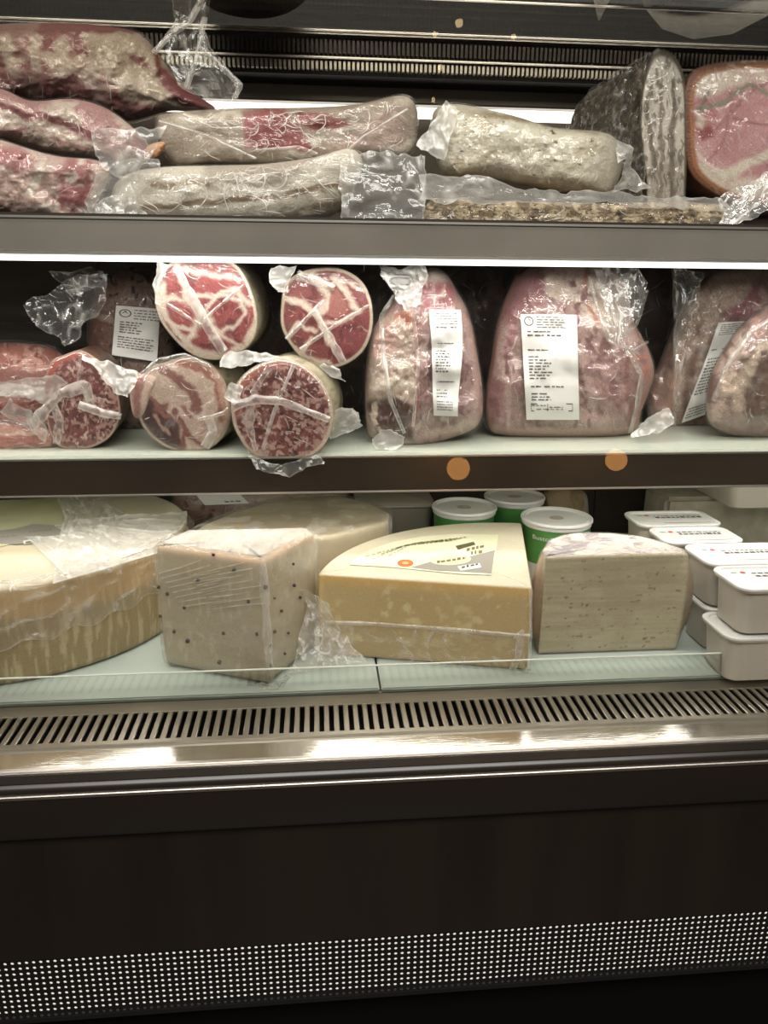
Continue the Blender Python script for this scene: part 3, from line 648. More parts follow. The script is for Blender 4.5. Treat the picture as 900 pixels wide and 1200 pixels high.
# pale cured slab
b = thing('lardo_slab', 'thick pale cured fat slab, lying on the peppered slab', 'meat', PY(620, 230, 0.965), G1)
O = [(508, 132), (530, 122), (570, 128), (610, 138), (650, 150), (700, 154), (722, 164), (729, 192), (722, 216), (708, 228), (660, 226), (610, 216), (560, 206), (520, 204), (508, 170)]
p = Paint('cdc5b2', 3, 12, 53).noise(16, .5, .64, 'b3a68d', 54, (2, 1)).noise(7, .6, .72, 'e0dacb', 55).noise(3.2, .74, .8, '4a4034', 56, (1.3, 1)).poly([(556, 196), (640, 206), (720, 214), (706, 230), (600, 222)], '8c7a62', 5, .75).line([(512, 130), (600, 136), (700, 156)], 5, '9a8a70', 4).noise(40, .5, .7, 'bfb7a6', 57)
pillow('slab', b, O, 0.965, 0.045, 0.06, M['cured'], p, 121, 3.6, (0.004, 20, 12))
wrap(b, O, 0.965, 0.046, 0.06, 58, (0.003, 10, 22, 20), (0.02, 0.22), N=111, p=3.6, lump=(0.004, 20, 12), grow=2)
sheet('film_tail', b, [(522, 118), (500, 150), (488, 172)], [(540, 128), (528, 160), (520, 190)], .925, .92, M['film_soft'], 18, 12, .004, 59, .35, .4, 10)
sheet('film_tail', b, [(720, 165), (744, 172), (742, 200), (764, 222)], [(724, 190), (732, 186), (726, 214), (716, 226)], .95, .93, M['film_soft'], 22, 12, .004, 60, .3, .35, 12)
# peppered slab under it
b = thing('peppered_slab', 'long flat peppered slab along the shelf edge, under the pale slab', 'meat', PY(670, 268, 0.925), G1)
O = [(497, 244), (506, 232), (600, 236), (700, 238), (800, 236), (846, 240), (854, 254), (846, 276), (500, 276), (496, 262)]
p = Paint('7d6a55', 1, 8, 63).noise(4, .5, .6, 'b9a68a', 64, (1.5, 1)).noise(3, .62, .7, '3f3226', 65).noise(9, .6, .7, 'cbb79c', 66)
pillow('slab', b, O, 0.925, 0.03, 0.09, M['rind'], p, 161, 6, (0.001, 12, 13), sharp=True)
wrap(b, [(496, 244), (508, 214), (560, 214), (640, 228), (720, 234), (800, 236), (850, 240), (860, 256), (850, 272), (500, 274)], 0.92, 0.028, 0.06, 67, (0.002, 14, 60, 85), (0.01, 0.12), N=121, p=5, grow=1)
sheet('film_top', b, [(492, 204), (560, 206), (640, 224), (740, 226), (850, 234)], [(494, 236), (560, 238), (640, 240), (740, 240), (856, 246)], .885, .885, M['film_soft'], 60, 14, .002, 68, .28, .25, 18)
sheet('film_tail', b, [(852, 240), (880, 222), (910, 196)], [(838, 272), (858, 268), (905, 224)], .88, .87, M['film_soft'], 22, 18, .006, 69, .22, .4, 14)
# standing pancetta
b = thing('pancetta_block', 'dark spiced pancetta block standing upright with striped cut end', 'meat', PY(780, 262, 0.955), G1)
O = [(757, 215), (750, 150), (753, 100), (764, 66), (776, 58), (792, 68), (802, 96), (804, 160), (803, 222), (797, 268), (760, 268)]
p = Paint('c9c0b4', 3, 12, 73).line([(764, 96), (757, 130), (762, 160), (768, 200)], 5, '75675a', 2).line([(772, 96), (774, 140), (776, 180), (772, 240)], 4, '85776a', 2).line([(790, 96), (792, 130), (786, 180), (790, 260)], 6, '74675a', 3)
p.poly([(756, 200), (800, 180), (806, 270), (756, 270)], '6c5f52', 6, .6).noise(5, .58, .68, '4f443a', 75, (.6, 1.6), a=.7).rim(.95, '5c5044', .05)
def side8(px, py, r): return Paint('5b5044', 1).noise(7, .5, .62, '3c332a', 76).noise(4, .64, .7, '8f8371', 77)(px, py)
# body: sloping slab behind the cut end
FR = smooth_outline(O); cx, cyy = 778, 165
def slab_body(parent):
    A = np.array([(776, 58), (764, 66), (753, 100), (750, 150), (757, 215), (760, 268), (797, 268), (803, 222), (804, 160), (802, 96), (792, 68)], float)
    B = np.array([(690, 108), (676, 122), (668, 140), (666, 170), (668, 220), (670, 262), (730, 262), (740, 220), (742, 160), (738, 120), (716, 104)], float)
    nA = 132; nr = 60
    def res(P):
        P = np.vstack([P, P[:1]]); d = np.r_[0, np.cumsum(np.hypot(*np.diff(P, axis=0).T))]; t = np.linspace(0, d[-1], nA, endpoint=False); return np.stack([np.interp(t, d, P[:, k]) for k in (0, 1)], 1)
    a, c = res(A), res(B); V = []; C = []
    for k in range(nr + 1):
        t = k / nr; q = a * (1 - t) + c * t; y = 0.956 + 0.13 * t
        if k == nr: q = q * .7 + q.mean(0) * .3
        V.append(PY(q[:, 0], q[:, 1], y + 0.002 * fbm(q[:, 0] / 5, q[:, 1] / 5, 4))); C.append(side8(q[:, 0] + 37, q[:, 1] + t * 3, None))
    V = np.concatenate(V); i = np.arange(nA); Fc = []
    for k in range(nr): Fc.append(np.stack([k * nA + i, k * nA + np.roll(i, -1), (k + 1) * nA + np.roll(i, -1), (k + 1) * nA + i], -1))
    fl = np.concatenate(Fc).tolist() + [(nr * nA + i).tolist()]
    return mesh('rind', V, fl, M['rind'], parent, True, np.concatenate(C))
slab_body(b)
pillow('cut_face', b, O, 0.957, 0.006, 0.002, M['cured'], p, 91, 8, (0.001, 14, 14))
wrap(b, O, 0.957, 0.009, 0.002, 78, (0.0015, 8, 20, 80), (0.03, 0.15), N=71, p=8, grow=1)
sheet('side_wrap', b, [(774, 56), (720, 84), (692, 106), (664, 142)], [(752, 230), (720, 226), (690, 216), (662, 200)], [.95, 1.0, 1.07], [.945, 1.0, 1.05], M['wrap'], 60, 50, .005, 79, .03, .22, 9)
# ham
b = thing('cured_ham', 'cut ham with brown rind, white fat rim and pink tied centre', 'meat', PY(880, 262, 0.985), G1)
O = [(803, 150), (802, 112), (812, 84), (842, 74), (900, 71), (960, 78), (1000, 110), (1010, 180), (990, 225), (940, 240), (880, 240), (840, 228), (812, 206), (804, 180)]
p = Paint('d6c6b8', 3, 18, 83).poly([(812, 118), (850, 104), (900, 96), (960, 104), (985, 150), (960, 200), (900, 214), (852, 202), (834, 196), (816, 170)], 'b98389', 5).noise(26, .52, .66, 'c89aa0', 84, a=.5)
p.poly([(806, 120), (830, 106), (842, 130), (840, 160), (818, 168)], 'b2737a', 5).poly([(818, 150), (834, 146), (838, 160), (822, 166)], '8c3f46', 3).poly([(820, 132), (828, 138), (824, 152), (816, 146)], 'd3c0b2', 3)
p.line([(820, 128), (850, 118), (880, 100), (900, 108)], 5, '8a8271', 3).line([(828, 106), (822, 132)], 3, '77705e', 2).line([(840, 150), (870, 118), (900, 96)], 2, 'a06c70', 1.5).line([(858, 108), (852, 160), (830, 190)], 2, 'a06c70', 1.5).line([(860, 136), (900, 146)], 2, 'a06c70', 1.5)
p.line([(850, 206), (900, 180), (960, 150)], 9, 'd8cabb', 5).rim(.90, '9b5a34', .02).rim(.955, '6f3f26', .03)
o, dp = log('ham', b, O, 0.975, 0.14, M['cured'], p, lambda x, y, r: Paint('7d4528', 2).noise(9, .45, .6, '5f3520', 85)(x, y), 111, .006, (0.01, 0), .85, (0.00012, 0), 12)
wrap(b, O, 0.972, 0.012, 0.004, 86, (0.004, 14, 34, 140), (0.02, 0.3), N=91, p=6, grow=1)
sheet('film_tail', b, [(846, 226), (880, 214), (920, 190)], [(840, 268), (870, 262), (920, 240)], .90, .89, M['film_soft'], 26, 20, .006, 88, .16, .4, 14)

# on the top glass shelf
ZMIN[0] = z(0.3318)
PZt = lambda px, py, zz: PZ(px, py, zz)
b = thing('shrink_wrapped_joint', 'film wrapped pale joint with curved white streaks, on top glass shelf', 'meat', PZ(810, 20, 0.332), 'packs on the top glass shelf')
O = [(740, -30), (742, -10), (754, 4), (778, 14), (810, 20), (850, 14), (890, 0), (930, -16), (940, -40), (900, -70), (820, -74), (760, -56)]
p = Paint('8a7f70', 3, 12, 93).line([(760, -10), (772, 14), (800, 30), (830, 36), (862, 30), (900, 8)], 12, 'f0ede6', 4).line([(768, 0), (800, 14), (850, 8), (880, -6)], 8, 'efece4', 3).noise(5, .5, .62, 'bdb6aa', 94, (3, .5), a=.5)  # white lines are painted glints of light glancing off the bag
pillow('joint', b, [(x_, y_ - 14) for x_, y_ in O], 0.340, 0.006, 0.010, M['cured'], p, 81, 3, (0.001, 12, 4), place=PZ, sgn=-1)
sheet('film_bag', b, [(748, -12), (772, 8), (808, 18), (850, 10), (905, -14)], [(756, 10), (776, 34), (812, 46), (858, 40), (912, 12)], .3335, .3335, M['film_soft'], 60, 24, .0008, 96, .85, .3, 9, place=PZ)
sheet('film_tail', b, [(690, -20), (697, 6), (701, 24)], [(735, -30), (712, 4), (703, 24)], .334, .336, M['film_soft'], 16, 10, .001, 95, .6, .4, 8, place=PZ)
b = thing('wrapped_pack', 'dull grey oval pack seen from below, on top glass shelf', 'meat', PZ(310, 0, 0.332), 'packs on the top glass shelf')
O = [(232, -30), (240, 4), (270, 18), (305, 22), (335, 16), (356, 2), (372, -24), (340, -50), (270, -54)]
pillow('pack', b, O, 0.340, 0.008, 0.04, M['cured'], Paint('6a6155', 2).noise(20, .45, .6, '5a5146'), 51, 3, place=PZ, sgn=-1)

# ================================================================== middle shelf
ZMIN[0] = z(SM)
G2 = 'cut salamis on the middle shelf'
SAL = lambda sd, base='743436', fat='a27670': Paint(base, 1.2, 6, sd).noise(9, .50, .62, '602a2c', sd + 4).noise(4.0, .54, .63, fat, sd + 1, (1.15, 1)).noise(5.0, .62, .70, 'bd9d94', sd + 2, (1, 1.25)).noise(5, .66, .74, '4c1e20', sd + 3)
CAS = lambda sd, c='8a7a62', d='6a5a46': (lambda x, y, r: Paint(c, 2).noise(10, .45, .6, d, sd)(x, y))
# salami lying at the far left
b = thing('salami_half', 'bright red salami half in film, lying at far left behind the speckled end', 'salami', PY(20, 500, 0.97), G2)
O = [(-50, 410), (-10, 402), (30, 402), (62, 408), (84, 430), (86, 462), (70, 488), (30, 500), (-50, 500)]
p = Paint('a85a52', 3, 10, 103).noise(8, .5, .62, 'c98c80', 104).noise(5, .62, .7, '7f3430', 105).poly([(-50, 430), (60, 434), (70, 470), (-50, 474)], '8d5a54', 5, .6)
pillow('salami', b, O, 1.03, 0.045, 0.04, M['cured'], p, 81, 2.6, (0.003, 16, 20))
wrap(b, O, 1.03, 0.047, 0.04, 106, (0.004, 12, 40, 80), (0.05, 0.3), N=81, p=2.6)
sheet('film_fold', b, [(-40, 448), (20, 450), (60, 456)], [(-40, 462), (30, 464), (52, 470), ], .908, .905, M['film_soft'], 24, 8, .003, 107, .5, .4, 10)
b = thing('sliced_meat_pack', 'flat pack of red sliced meat, at far left on the milky glass', 'meat', PY(20, 526, 0.935), G2)
O = [(-50, 488), (0, 486), (40, 490), (66, 502), (72, 520), (50, 530), (-50, 534)]
p = Paint('a05a54', 3, 12, 113).noise(14, .45, .6, 'bd857c', 114, (2, 1)).line([(-50, 512), (70, 506)], 4, 'c9a596', 2).line([(-50, 490), (60, 500)], 6, '5d3028', 3)
pillow('slices', b, O, 0.93, 0.03, 0.04, M['cured'], p, 71, 4, (0.002, 14, 21))
wrap(b, O, 0.93, 0.032, 0.06, 116, (0.003, 10, 30, 85), (0.05, 0.25), N=61, p=4)
# speckled end 1
b = thing('speckled_salami', 'speckled dark salami end with taped film flaps, lowest left of the cut ends', 'salami', PY(97, 528, 0.95), G2)
O = [(60, 424), (76, 416), (94, 411), (112, 420), (128, 438), (138, 462), (140, 488), (130, 510), (112, 522), (92, 527), (72, 524), (60, 510), (54, 486), (52, 450)]
p = SAL(120).line([(58, 440), (66, 424), (94, 413)], 6, 'a6433c', 3).rim(.97, 'b98a7c', .02)
o, dp = log('salami', b, O, 0.90, 0.11, M['cured'], p, CAS(121, '7d5a4a', '5f4334'), 101, .003, (-0.01, 0), .8, (0, 0), 10)
wrap(b, O, 0.898, 0.006, 0.003, 123, (0.002, 14, 20, 30), (0.03, 0.12), N=71, p=7, grow=1)
strip('film_fold', b, [(36, 500), (70, 462), (100, 452), (106, 470)], 16, dp, M['film_soft'], .008, .5, 1, wend=12)
strip('film_fold', b, [(58, 462), (70, 494), (66, 520)], 10, dp, M['film_soft'], .007, .3, 2)
strip('film_fold', b, [(92, 474), (120, 484), (142, 488)], 9, dp, M['film_soft'], .009, .65, 3)
strip('film_fold', b, [(94, 414), (92, 450), (112, 480)], 4, dp, M['film_soft'], .007, .35, 4)
sheet('film_flap', b, [(94, 413), (130, 424), (164, 436)], [(112, 434), (132, 458), (150, 464)], .885, .87, M['film_soft'], 26, 16, .004, 125, .4, .4, 10)
sheet('film_flap', b, [(-30, 444), (20, 446), (66, 440), (80, 448)], [(-30, 468), (30, 466), (56, 474), (66, 466)], .875, .88, M['film_soft'], 26, 10, .004, 126, .3, .4, 12)
sheet('film_flap', b, [(10, 468), (36, 480), (56, 500)], [(0, 484), (28, 500), (54, 520)], .885, .89, M['film_soft'], 18, 8, .003, 127, .25, .3, 10)
# rolled pancetta
b = thing('rolled_pancetta', 'rolled pancetta with swirled white fat and dark lean, between the two speckled ends', 'salami', PY(214, 530, 0.92), G2)
O = [(196, 424), (222, 417), (246, 426), (262, 446), (270, 474), (266, 502), (250, 522), (226, 531), (200, 526), (178, 512), (164, 492), (160, 468), (166, 444), (178, 430)]
p = Paint('b99e8f', 4, 16, 133).noise(5, .5, .64, 'c6ada0', 139)
p.poly([(164, 470), (176, 480), (190, 506), (206, 522), (186, 520), (166, 500), (160, 480)], '54292a', 3).line([(166, 476), (172, 470), (190, 484), (204, 506), (206, 520)], 16, '4c2224', 3).poly([(164, 474), (180, 470), (204, 500), (212, 526), (192, 528), (170, 510)], '40191c', 3).line([(184, 482), (200, 510)], 3, 'a07a6c', 2).line([(178, 462), (186, 476), (200, 488)], 3, '8d4a46', 2)
p.line([(190, 432), (210, 444), (226, 458), (232, 474), (230, 482)], 9, '7d443f', 3).line([(206, 422), (232, 428), (252, 446), (260, 470), (258, 490)], 7, '915448', 3).line([(250, 440), (262, 462), (262, 490)], 4, 'b07c6c', 3)
p.line([(205, 482), (212, 496), (220, 506)], 5, '7d4542', 2).line([(216, 478), (222, 488)], 4, '955a54', 2).line([(196, 474), (184, 476)], 5, '7b4240', 3).line([(214, 524), (218, 508), (236, 520)], 4, '7a3a38', 3).line([(238, 510), (246, 490)], 3, 'b98d80', 3).rim(.965, 'a98b78', .03)
o, dp = log('pancetta', b, O, 0.885, 0.12, M['cured'], p, CAS(131, '9b8d70', '7d7058'), 111, .005, (0.02, 0), .8, (0, 0), 10)
wrap(b, O, 0.883, 0.008, 0.003, 136, (0.003, 12, 18, 40), (0.04, 0.15), N=71, p=6, grow=1)
pillow('loose_end', b, [(152, 448), (168, 438), (184, 442), (178, 460), (168, 486), (156, 486)], .885, .008, .02, M['cured'], Paint('c4a596', 2).line([(164, 446), (160, 470), (160, 484)], 7, '93605a', 3), 41)
strip('film_fold', b, [(244, 488), (250, 506), (240, 524)], 10, dp, M['film_soft'], .008, .5, 4)
strip('film_fold', b, [(166, 440), (186, 422), (216, 416), (244, 428)], 6, dp, M['film_soft'], .008, .4, 5)
strip('film_fold', b, [(232, 492), (262, 484), (268, 478)], 4, dp, M['film_soft'], .008, .45, 6)
# speckled end 2
b = thing('speckled_salami', 'round speckled salami end bulging over the shelf edge, lowest right of the cut ends', 'salami', PY(331, 540, 0.88), G2)
O = [(272, 470), (280, 446), (298, 430), (322, 421), (346, 424), (368, 438), (384, 460), (390, 486), (384, 514), (368, 532), (344, 541), (318, 541), (294, 530), (278, 508), (272, 488)]
p = SAL(140, '7f4142', 'b5857d').line([(274, 490), (282, 452), (310, 428), (340, 424), (372, 440)], 6, 'a05049', 4).rim(.955, 'c9b09d', .03)
o, dp = log('salami', b, O, 0.845, 0.14, M['cured'], p, CAS(141, 'b3a689', '93866a'), 121, .004, (0.02, 0), .8, (0, 0), 10)
wrap(b, O, 0.843, 0.007, 0.003, 143, (0.0025, 16, 22, 120), (0.02, 0.12), N=81, p=7, grow=1)
strip('film_fold', b, [(272, 476), (300, 468), (330, 470), (360, 482), (386, 492)], 12, dp, M['film_soft'], .009, .5, 7, wend=7)
strip('film_fold', b, [(294, 472), (292, 500), (300, 528)], 13, dp, M['film_soft'], .008, .32, 8, wend=5)
strip('film_fold', b, [(344, 428), (322, 480), (308, 526)], 4, dp, M['film_soft'], .0085, .5, 9)
strip('film_fold', b, [(316, 430), (304, 448), (296, 462)], 7, dp, M['film_soft'], .008, .28, 10)
sheet('film_tab', b, [(268, 448), (262, 466), (274, 476)], [(284, 452), (280, 466), (286, 470)], .835, .84, M['film_soft'], 12, 10, .003, 145, .5, .4, 8)
ZMIN[0] = None
sheet('film_skirt', b, [(288, 532), (330, 546), (376, 530)], [(300, 550), (340, 560), (378, 542)], .842, .838, M['film_soft'], 26, 8, .002, 146, .1, .5, 10)
ZMIN[0] = z(SM)
sheet('film_tail', b, [(388, 480), (412, 476), (420, 482)], [(388, 514), (410, 508), (424, 500)], .87, .88, M['film_soft'], 20, 14, .004, 147, .45, .45, 8)
# coppa 1
b = thing('coppa_half', 'marbled red coppa face with tape cross, squarish, above the rolled pancetta', 'salami', PY(243, 428, 0.94), G2)
O = [(182, 352), (186, 326), (200, 308), (230, 304), (262, 304), (280, 314), (294, 340), (301, 372), (297, 396), (282, 412), (262, 420), (240, 420), (218, 410), (200, 392), (188, 374)]
p = Paint('8f3a41', 3, 12, 153).noise(9, .55, .70, '6f2830', 155).veins(13, .80, .97, 'b98a80', 154).veins(6, .86, .98, 'b08078', 157, a=.6)
F_ = 'd6c1b3'
p.line([(186, 352), (200, 348), (228, 356), (240, 370), (250, 376)], 5, F_, 4).line([(206, 310), (214, 330), (222, 350), (232, 368), (228, 392), (216, 404)], 5, F_, 4).line([(236, 366), (256, 346), (282, 350), (288, 366), (270, 384), (246, 396)], 2.5, F_, 3)
p.line([(222, 344), (252, 346), (276, 340), (292, 356)], 3, F_, 3.5).line([(190, 334), (188, 360), (206, 388), (232, 414), (262, 418), (288, 404), (300, 376)], 6, F_, 4).line([(246, 374), (262, 396), (282, 404)], 2.5, F_, 3).line([(202, 382), (226, 386)], 4, F_, 2)
p.line([(216, 314), (240, 322), (272, 324)], 4, 'd2b6aa', 4).poly([(218, 352), (234, 366), (228, 384), (210, 378), (196, 360), (206, 352)], 'a24c50', 2, .5).rim(.96, 'cdb9a4', .03)
o, dp = log('coppa', b, O, 0.88, 0.15, M['cured'], p, CAS(151, 'a2957c', '82765e'), 121, .004, (0.012, 0), .8, (0, 0), 10)
wrap(b, O, 0.878, 0.006, 0.003, 156, (0.002, 16, 26, 120), (0.02, 0.1), N=81, p=7, grow=1)
strip('film_fold', b, [(206, 312), (226, 350), (244, 384), (262, 412)], 9, dp, M['film_soft'], .009, .5, 11, wend=12)
strip('film_fold', b, [(286, 334), (250, 364), (236, 380)], 4, dp, M['film_soft'], .008, .5, 12)
strip('film_fold', b, [(196, 356), (236, 382)], 4, dp, M['film_soft'], .008, .4, 13)
sheet('film_flap', b, [(186, 308), (178, 332), (182, 356)], [(198, 310), (188, 332), (188, 358)], .87, .872, M['film_soft'], 16, 8, .002, 158, .35, .3, 10)
sheet('film_flap', b, [(262, 414), (290, 410), (330, 418), (350, 422)], [(256, 430), (280, 432), (304, 424), (330, 422)], .865, .86, M['film_soft'], 26, 8, .004, 159, .5, .4, 9)
# coppa 2
b = thing('coppa_half', 'round marbled coppa face tied with film, rightmost of the cut ends', 'salami', PY(383, 432, 0.95), G2)
O = [(330, 356), (334, 334), (350, 320), (376, 314), (402, 316), (424, 330), (435, 354), (436, 384), (426, 410), (406, 426), (384, 431), (360, 424), (342, 406), (330, 382)]
p = Paint('7f343b', 3, 12, 163).noise(8, .55, .70, '63242b', 165).veins(12, .80, .97, 'b08278', 164, (1.4, 1)).veins(6, .86, .98, 'a87a72', 167, a=.6)
p.line([(332, 352), (352, 354), (368, 366), (378, 384), (388, 402)], 5, F_, 4).line([(366, 318), (376, 334), (384, 350), (376, 366)], 7, F_, 5).line([(392, 326), (408, 346), (420, 366), (402, 378), (382, 380)], 3, F_, 3.5).line([(384, 336), (406, 330), (424, 338)], 3, F_, 3.5)
p.line([(336, 392), (350, 380), (368, 386)], 3, F_, 3.5).poly([(384, 350), (396, 338), (412, 362), (400, 372), (382, 370)], '9c5a55', 2, .9).line([(340, 404), (356, 416), (388, 428)], 3, F_, 3.5).line([(364, 396), (356, 412)], 3, F_, 3).rim(.955, 'cbb7a2', .03)
o, dp = log('coppa', b, O, 0.90, 0.14, M['cured'], p, CAS(161, '8f8168', '6f6350'), 121, .004, (0.0, 0), .8, (0, 0), 10)
wrap(b, O, 0.898, 0.006, 0.003, 166, (0.002, 16, 26, 30), (0.02, 0.1), N=81, p=7, grow=1)
strip('film_fold', b, [(336, 398), (360, 372), (380, 352)], 5, dp, M['film_soft'], .008, .5, 14)
strip('film_fold', b, [(352, 410), (394, 380), (432, 358)], 5, dp, M['film_soft'], .008, .5, 15)
strip('film_fold', b, [(368, 364), (384, 392), (402, 424)], 9, dp, M['film_soft'], .009, .5, 16)
strip('film_fold', b, [(348, 322), (372, 330), (392, 338)], 14, dp, M['film_soft'], .009, .35, 17, wend=6)
sheet('film_flap', b, [(318, 312), (316, 330), (326, 342)], [(350, 312), (340, 324), (334, 340)], .875, .885, M['film_soft'], 16, 12, .003, 168, .4, .35, 10)
sheet('film_flap', b, [(372, 430), (386, 440), (404, 448)], [(380, 424), (398, 430), (402, 446)], .88, .88, M['film_soft'], 14, 8, .003, 169, .45, .3, 9)
# salami behind with label
b = thing('labelled_salami', 'dark coarse salami standing behind the cut ends, grey paper label', 'salami', PY(146, 500, 1.01), G2)
O = [(104, 500), (104, 420), (106, 370), (116, 334), (134, 318), (158, 312), (182, 318), (198, 340), (204, 400), (206, 500)]
p = Paint('7d5d50', 2, 8, 173).noise(6, .5, .62, '86685c', 174, (1.4, 1)).noise(5, .62, .7, '3d2521', 175).poly([(100, 374), (128, 366), (130, 420), (100, 424)], '7a4038', 5, .7).line([(106, 370), (132, 374)], 6, '9c8274', 3)
o, dp = pillow('salami', b, O, 1.05, 0.045, 0.05, M['cured'], p, 91, 3, (0.003, 16, 22))
wrap(b, O, 1.05, 0.047, 0.05, 176, (0.003, 12, 30, 20), (0.04, 0.2), N=71, p=3)
sheet('bag_flap', b, [(82, 328), (60, 344), (27, 360)], [(130, 320), (112, 370), (78, 412)], .945, .94, M['film_soft'], 34, 34, .007, 177, .06, .28, 20)
sheet('bag_flap', b, [(60, 318), (100, 312), (120, 314)], [(82, 348), (110, 340), (122, 336)], .96, .95, M['film_soft'], 20, 12, .006, 178, .05, .2, 16)
GL = [(.05 + .055 * k, .42, .98, .022) for k in range(4)] + [(.30 + .05 * k, .12, .62 - .05 * (k % 3), .024) for k in range(5)] + [(.60 + .05 * k, .10, .92 - .08 * (k % 2), .022) for k in range(5)]
label('paper_label', b, [(136, 358), (188, 362), (184, 424), (131, 416)], dp, GL, off=.008, logo=(.22, .14, .14, .08), seed=5)

# ---------- the packed steaks
G3 = 'vacuum packed beef joints on the middle shelf'
# pack 1
b = thing('beef_joint_pack', 'narrow beef joint pack with long curled label, beside the right coppa', 'meat', PY(495, 526, 0.93), G3)
O = [(430, 500), (428, 450), (432, 400), (440, 380), (456, 360), (472, 340), (500, 316), (520, 318), (536, 342), (550, 370), (560, 420), (566, 470), (558, 500), (520, 516), (490, 527), (462, 524), (438, 514)]
p = Paint('a07472', 4, 20, 183).noise(10, .54, .66, '845658', 188, (.7, 2)).noise(24, .5, .66, 'b58f8c', 184, (1, 2)).poly([(428, 380), (484, 362), (490, 430), (486, 524), (430, 512)], 'b39a8a', 5, .9).poly([(430, 470), (460, 464), (484, 480), (486, 520), (440, 512)], '53302c', 5)
p.poly([(436, 390), (460, 376), (468, 410), (438, 420)], 'c08a84', 4, .8).line([(438, 450), (462, 446), (480, 452)], 7, 'd0bfae', 4).line([(486, 380), (490, 440), (484, 500)], 5, '9a4f4a', 3).poly([(494, 330), (530, 330), (534, 360), (496, 362)], '9d5560', 5).poly([(500, 312), (524, 314), (526, 330), (502, 332)], 'bda69b', 4)
p.line([(540, 350), (562, 430), (566, 500)], 5, 'b48a80', 4).line([(500, 512), (556, 496)], 8, 'c4a394', 4).line([(466, 372), (480, 366), (478, 380)], 5, 'b4543c', 3).noise(7, .68, .76, 'c9b0a0', 186, (1, 2))
def ridge1(x, y): return 0
o, dp = pillow('joint', b, O, 0.93, 0.045, 0.06, M['meat'], p, 111, 3, (0.010, 24, 23), tilt=(0.00004, -0.00006))
wrap(b, O, 0.93, 0.047, 0.06, 187, (0.005, 12, 44, 5), (0.02, 0.22), N=101, p=3, lump=(0.010, 24, 23), tilt=(0.00004, -0.00006), grow=2)
sheet('bag_neck', b, [(442, 312), (474, 314), (500, 312)], [(462, 346), (474, 362), (494, 360)], [.90, .89], .882, M['film_soft'], 26, 26, .006, 188, .3, .45, 12)
strip('bag_fold', b, [(462, 346), (446, 372), (450, 420), (458, 470), (474, 508)], 5, dp, M['film_soft'], .010, .5, 18)
strip('bag_fold', b, [(486, 376), (490, 430), (484, 500)], 4, dp, M['film_soft'], .008, .35, 19)
sheet('bag_corner', b, [(434, 516), (446, 504), (466, 506)], [(440, 528), (460, 528), (476, 514)], .875, .872, M['film_soft'], 16, 12, .003, 189, .35, .4, 9)
L1 = [(.03 + .024 * k, .12 + .05 * k, .86, .010) for k in range(5)] + [(.155, .18, .86, .016), (.31, .2, .7, .010)] + [(.375 + .028 * k, .12, .50 + .06 * (k % 3), .016) for k in range(8)] + [(.67, .2, .8, .012)] + [(.75 + .03 * k, .15, .55, .012) for k in range(3)] + [(.86 + .025 * k, .15, .8, .010) for k in range(4)]
label('paper_label', b, [(503, 363), (540, 363), (539, 488), (509, 487)], dp, L1, off=.0085, bend=1.8, seed=8)
# pack 2
b = thing('beef_joint_pack', 'widest beef joint pack with a large straight white label', 'meat', PY(660, 516, 0.965), G3)
O = [(572, 500), (568, 470), (576, 420), (582, 380), (596, 340), (612, 318), (650, 306), (700, 308), (730, 330), (744, 380), (760, 410), (766, 440), (752, 480), (742, 506), (700, 514), (640, 514), (590, 510)]
p = Paint('a07472', 4, 26, 193).noise(34, .46, .62, 'b8938c', 194, (1, 1.6)).noise(12, .56, .68, '875a5c', 197, (.7, 2)).veins(22, .86, .97, 'c4a398', 198, (.7, 2), a=.6).poly([(590, 350), (620, 316), (656, 326), (660, 350), (614, 366), (600, 400), (586, 420)], '9b5a66', 6, .85).poly([(640, 310), (700, 310), (712, 350), (724, 400), (690, 380), (670, 350), (640, 352)], 'cdb3a6', 5)
p.line([(588, 384), (584, 440)], 8, 'b08d88', 4).poly([(570, 440), (592, 446), (590, 500), (572, 500)], '97606a', 4, .8).line([(584, 506), (660, 508), (742, 504)], 7, 'bf9a8c', 4).poly([(728, 410), (764, 410), (764, 470), (740, 500), (730, 460)], '9c746c', 5, .8).line([(742, 420), (760, 414), (756, 440)], 4, 'b4604a', 3)
p.line([(688, 316), (684, 350), (700, 380)], 4, 'b4705c', 3).line([(736, 410), (738, 500)], 4, '8c5450', 3).noise(14, .62, .74, '8e6064', 195).rim(.97, 'ad7464', .04)
o, dp = pillow('joint', b, O, 0.965, 0.05, 0.05, M['meat'], p, 131, 3.4, (0.011, 32, 24), tilt=(0, -0.00006))
wrap(b, O, 0.965, 0.052, 0.05, 196, (0.004, 16, 60, 8), (0.02, 0.16), N=111, p=3.4, lump=(0.011, 32, 24), tilt=(0, -0.00006), grow=2)
sheet('bag_neck', b, [(696, 312), (716, 310), (746, 312)], [(718, 412), (724, 408), (734, 396)], [.925, .92], .912, M['film_soft'], 24, 30, .007, 198, .14, .5, 13)
sheet('bag_neck', b, [(746, 312), (758, 330), (752, 360)], [(700, 340), (712, 370), (726, 396)], .93, .915, M['film_soft'], 20, 20, .005, 199, .15, .35, 12)
strip('bag_fold', b, [(700, 330), (718, 360), (728, 396), (746, 380), (758, 340)], 5, dp, M['film_soft'], .010, .45, 20)
strip('bag_fold', b, [(736, 410), (752, 440), (746, 480), (738, 508)], 6, dp, M['film_soft'], .009, .4, 21)
strip('bag_fold', b, [(690, 318), (700, 360), (714, 400), (744, 410), (760, 400)], 4, dp, M['film_soft'], .009, .4, 22)
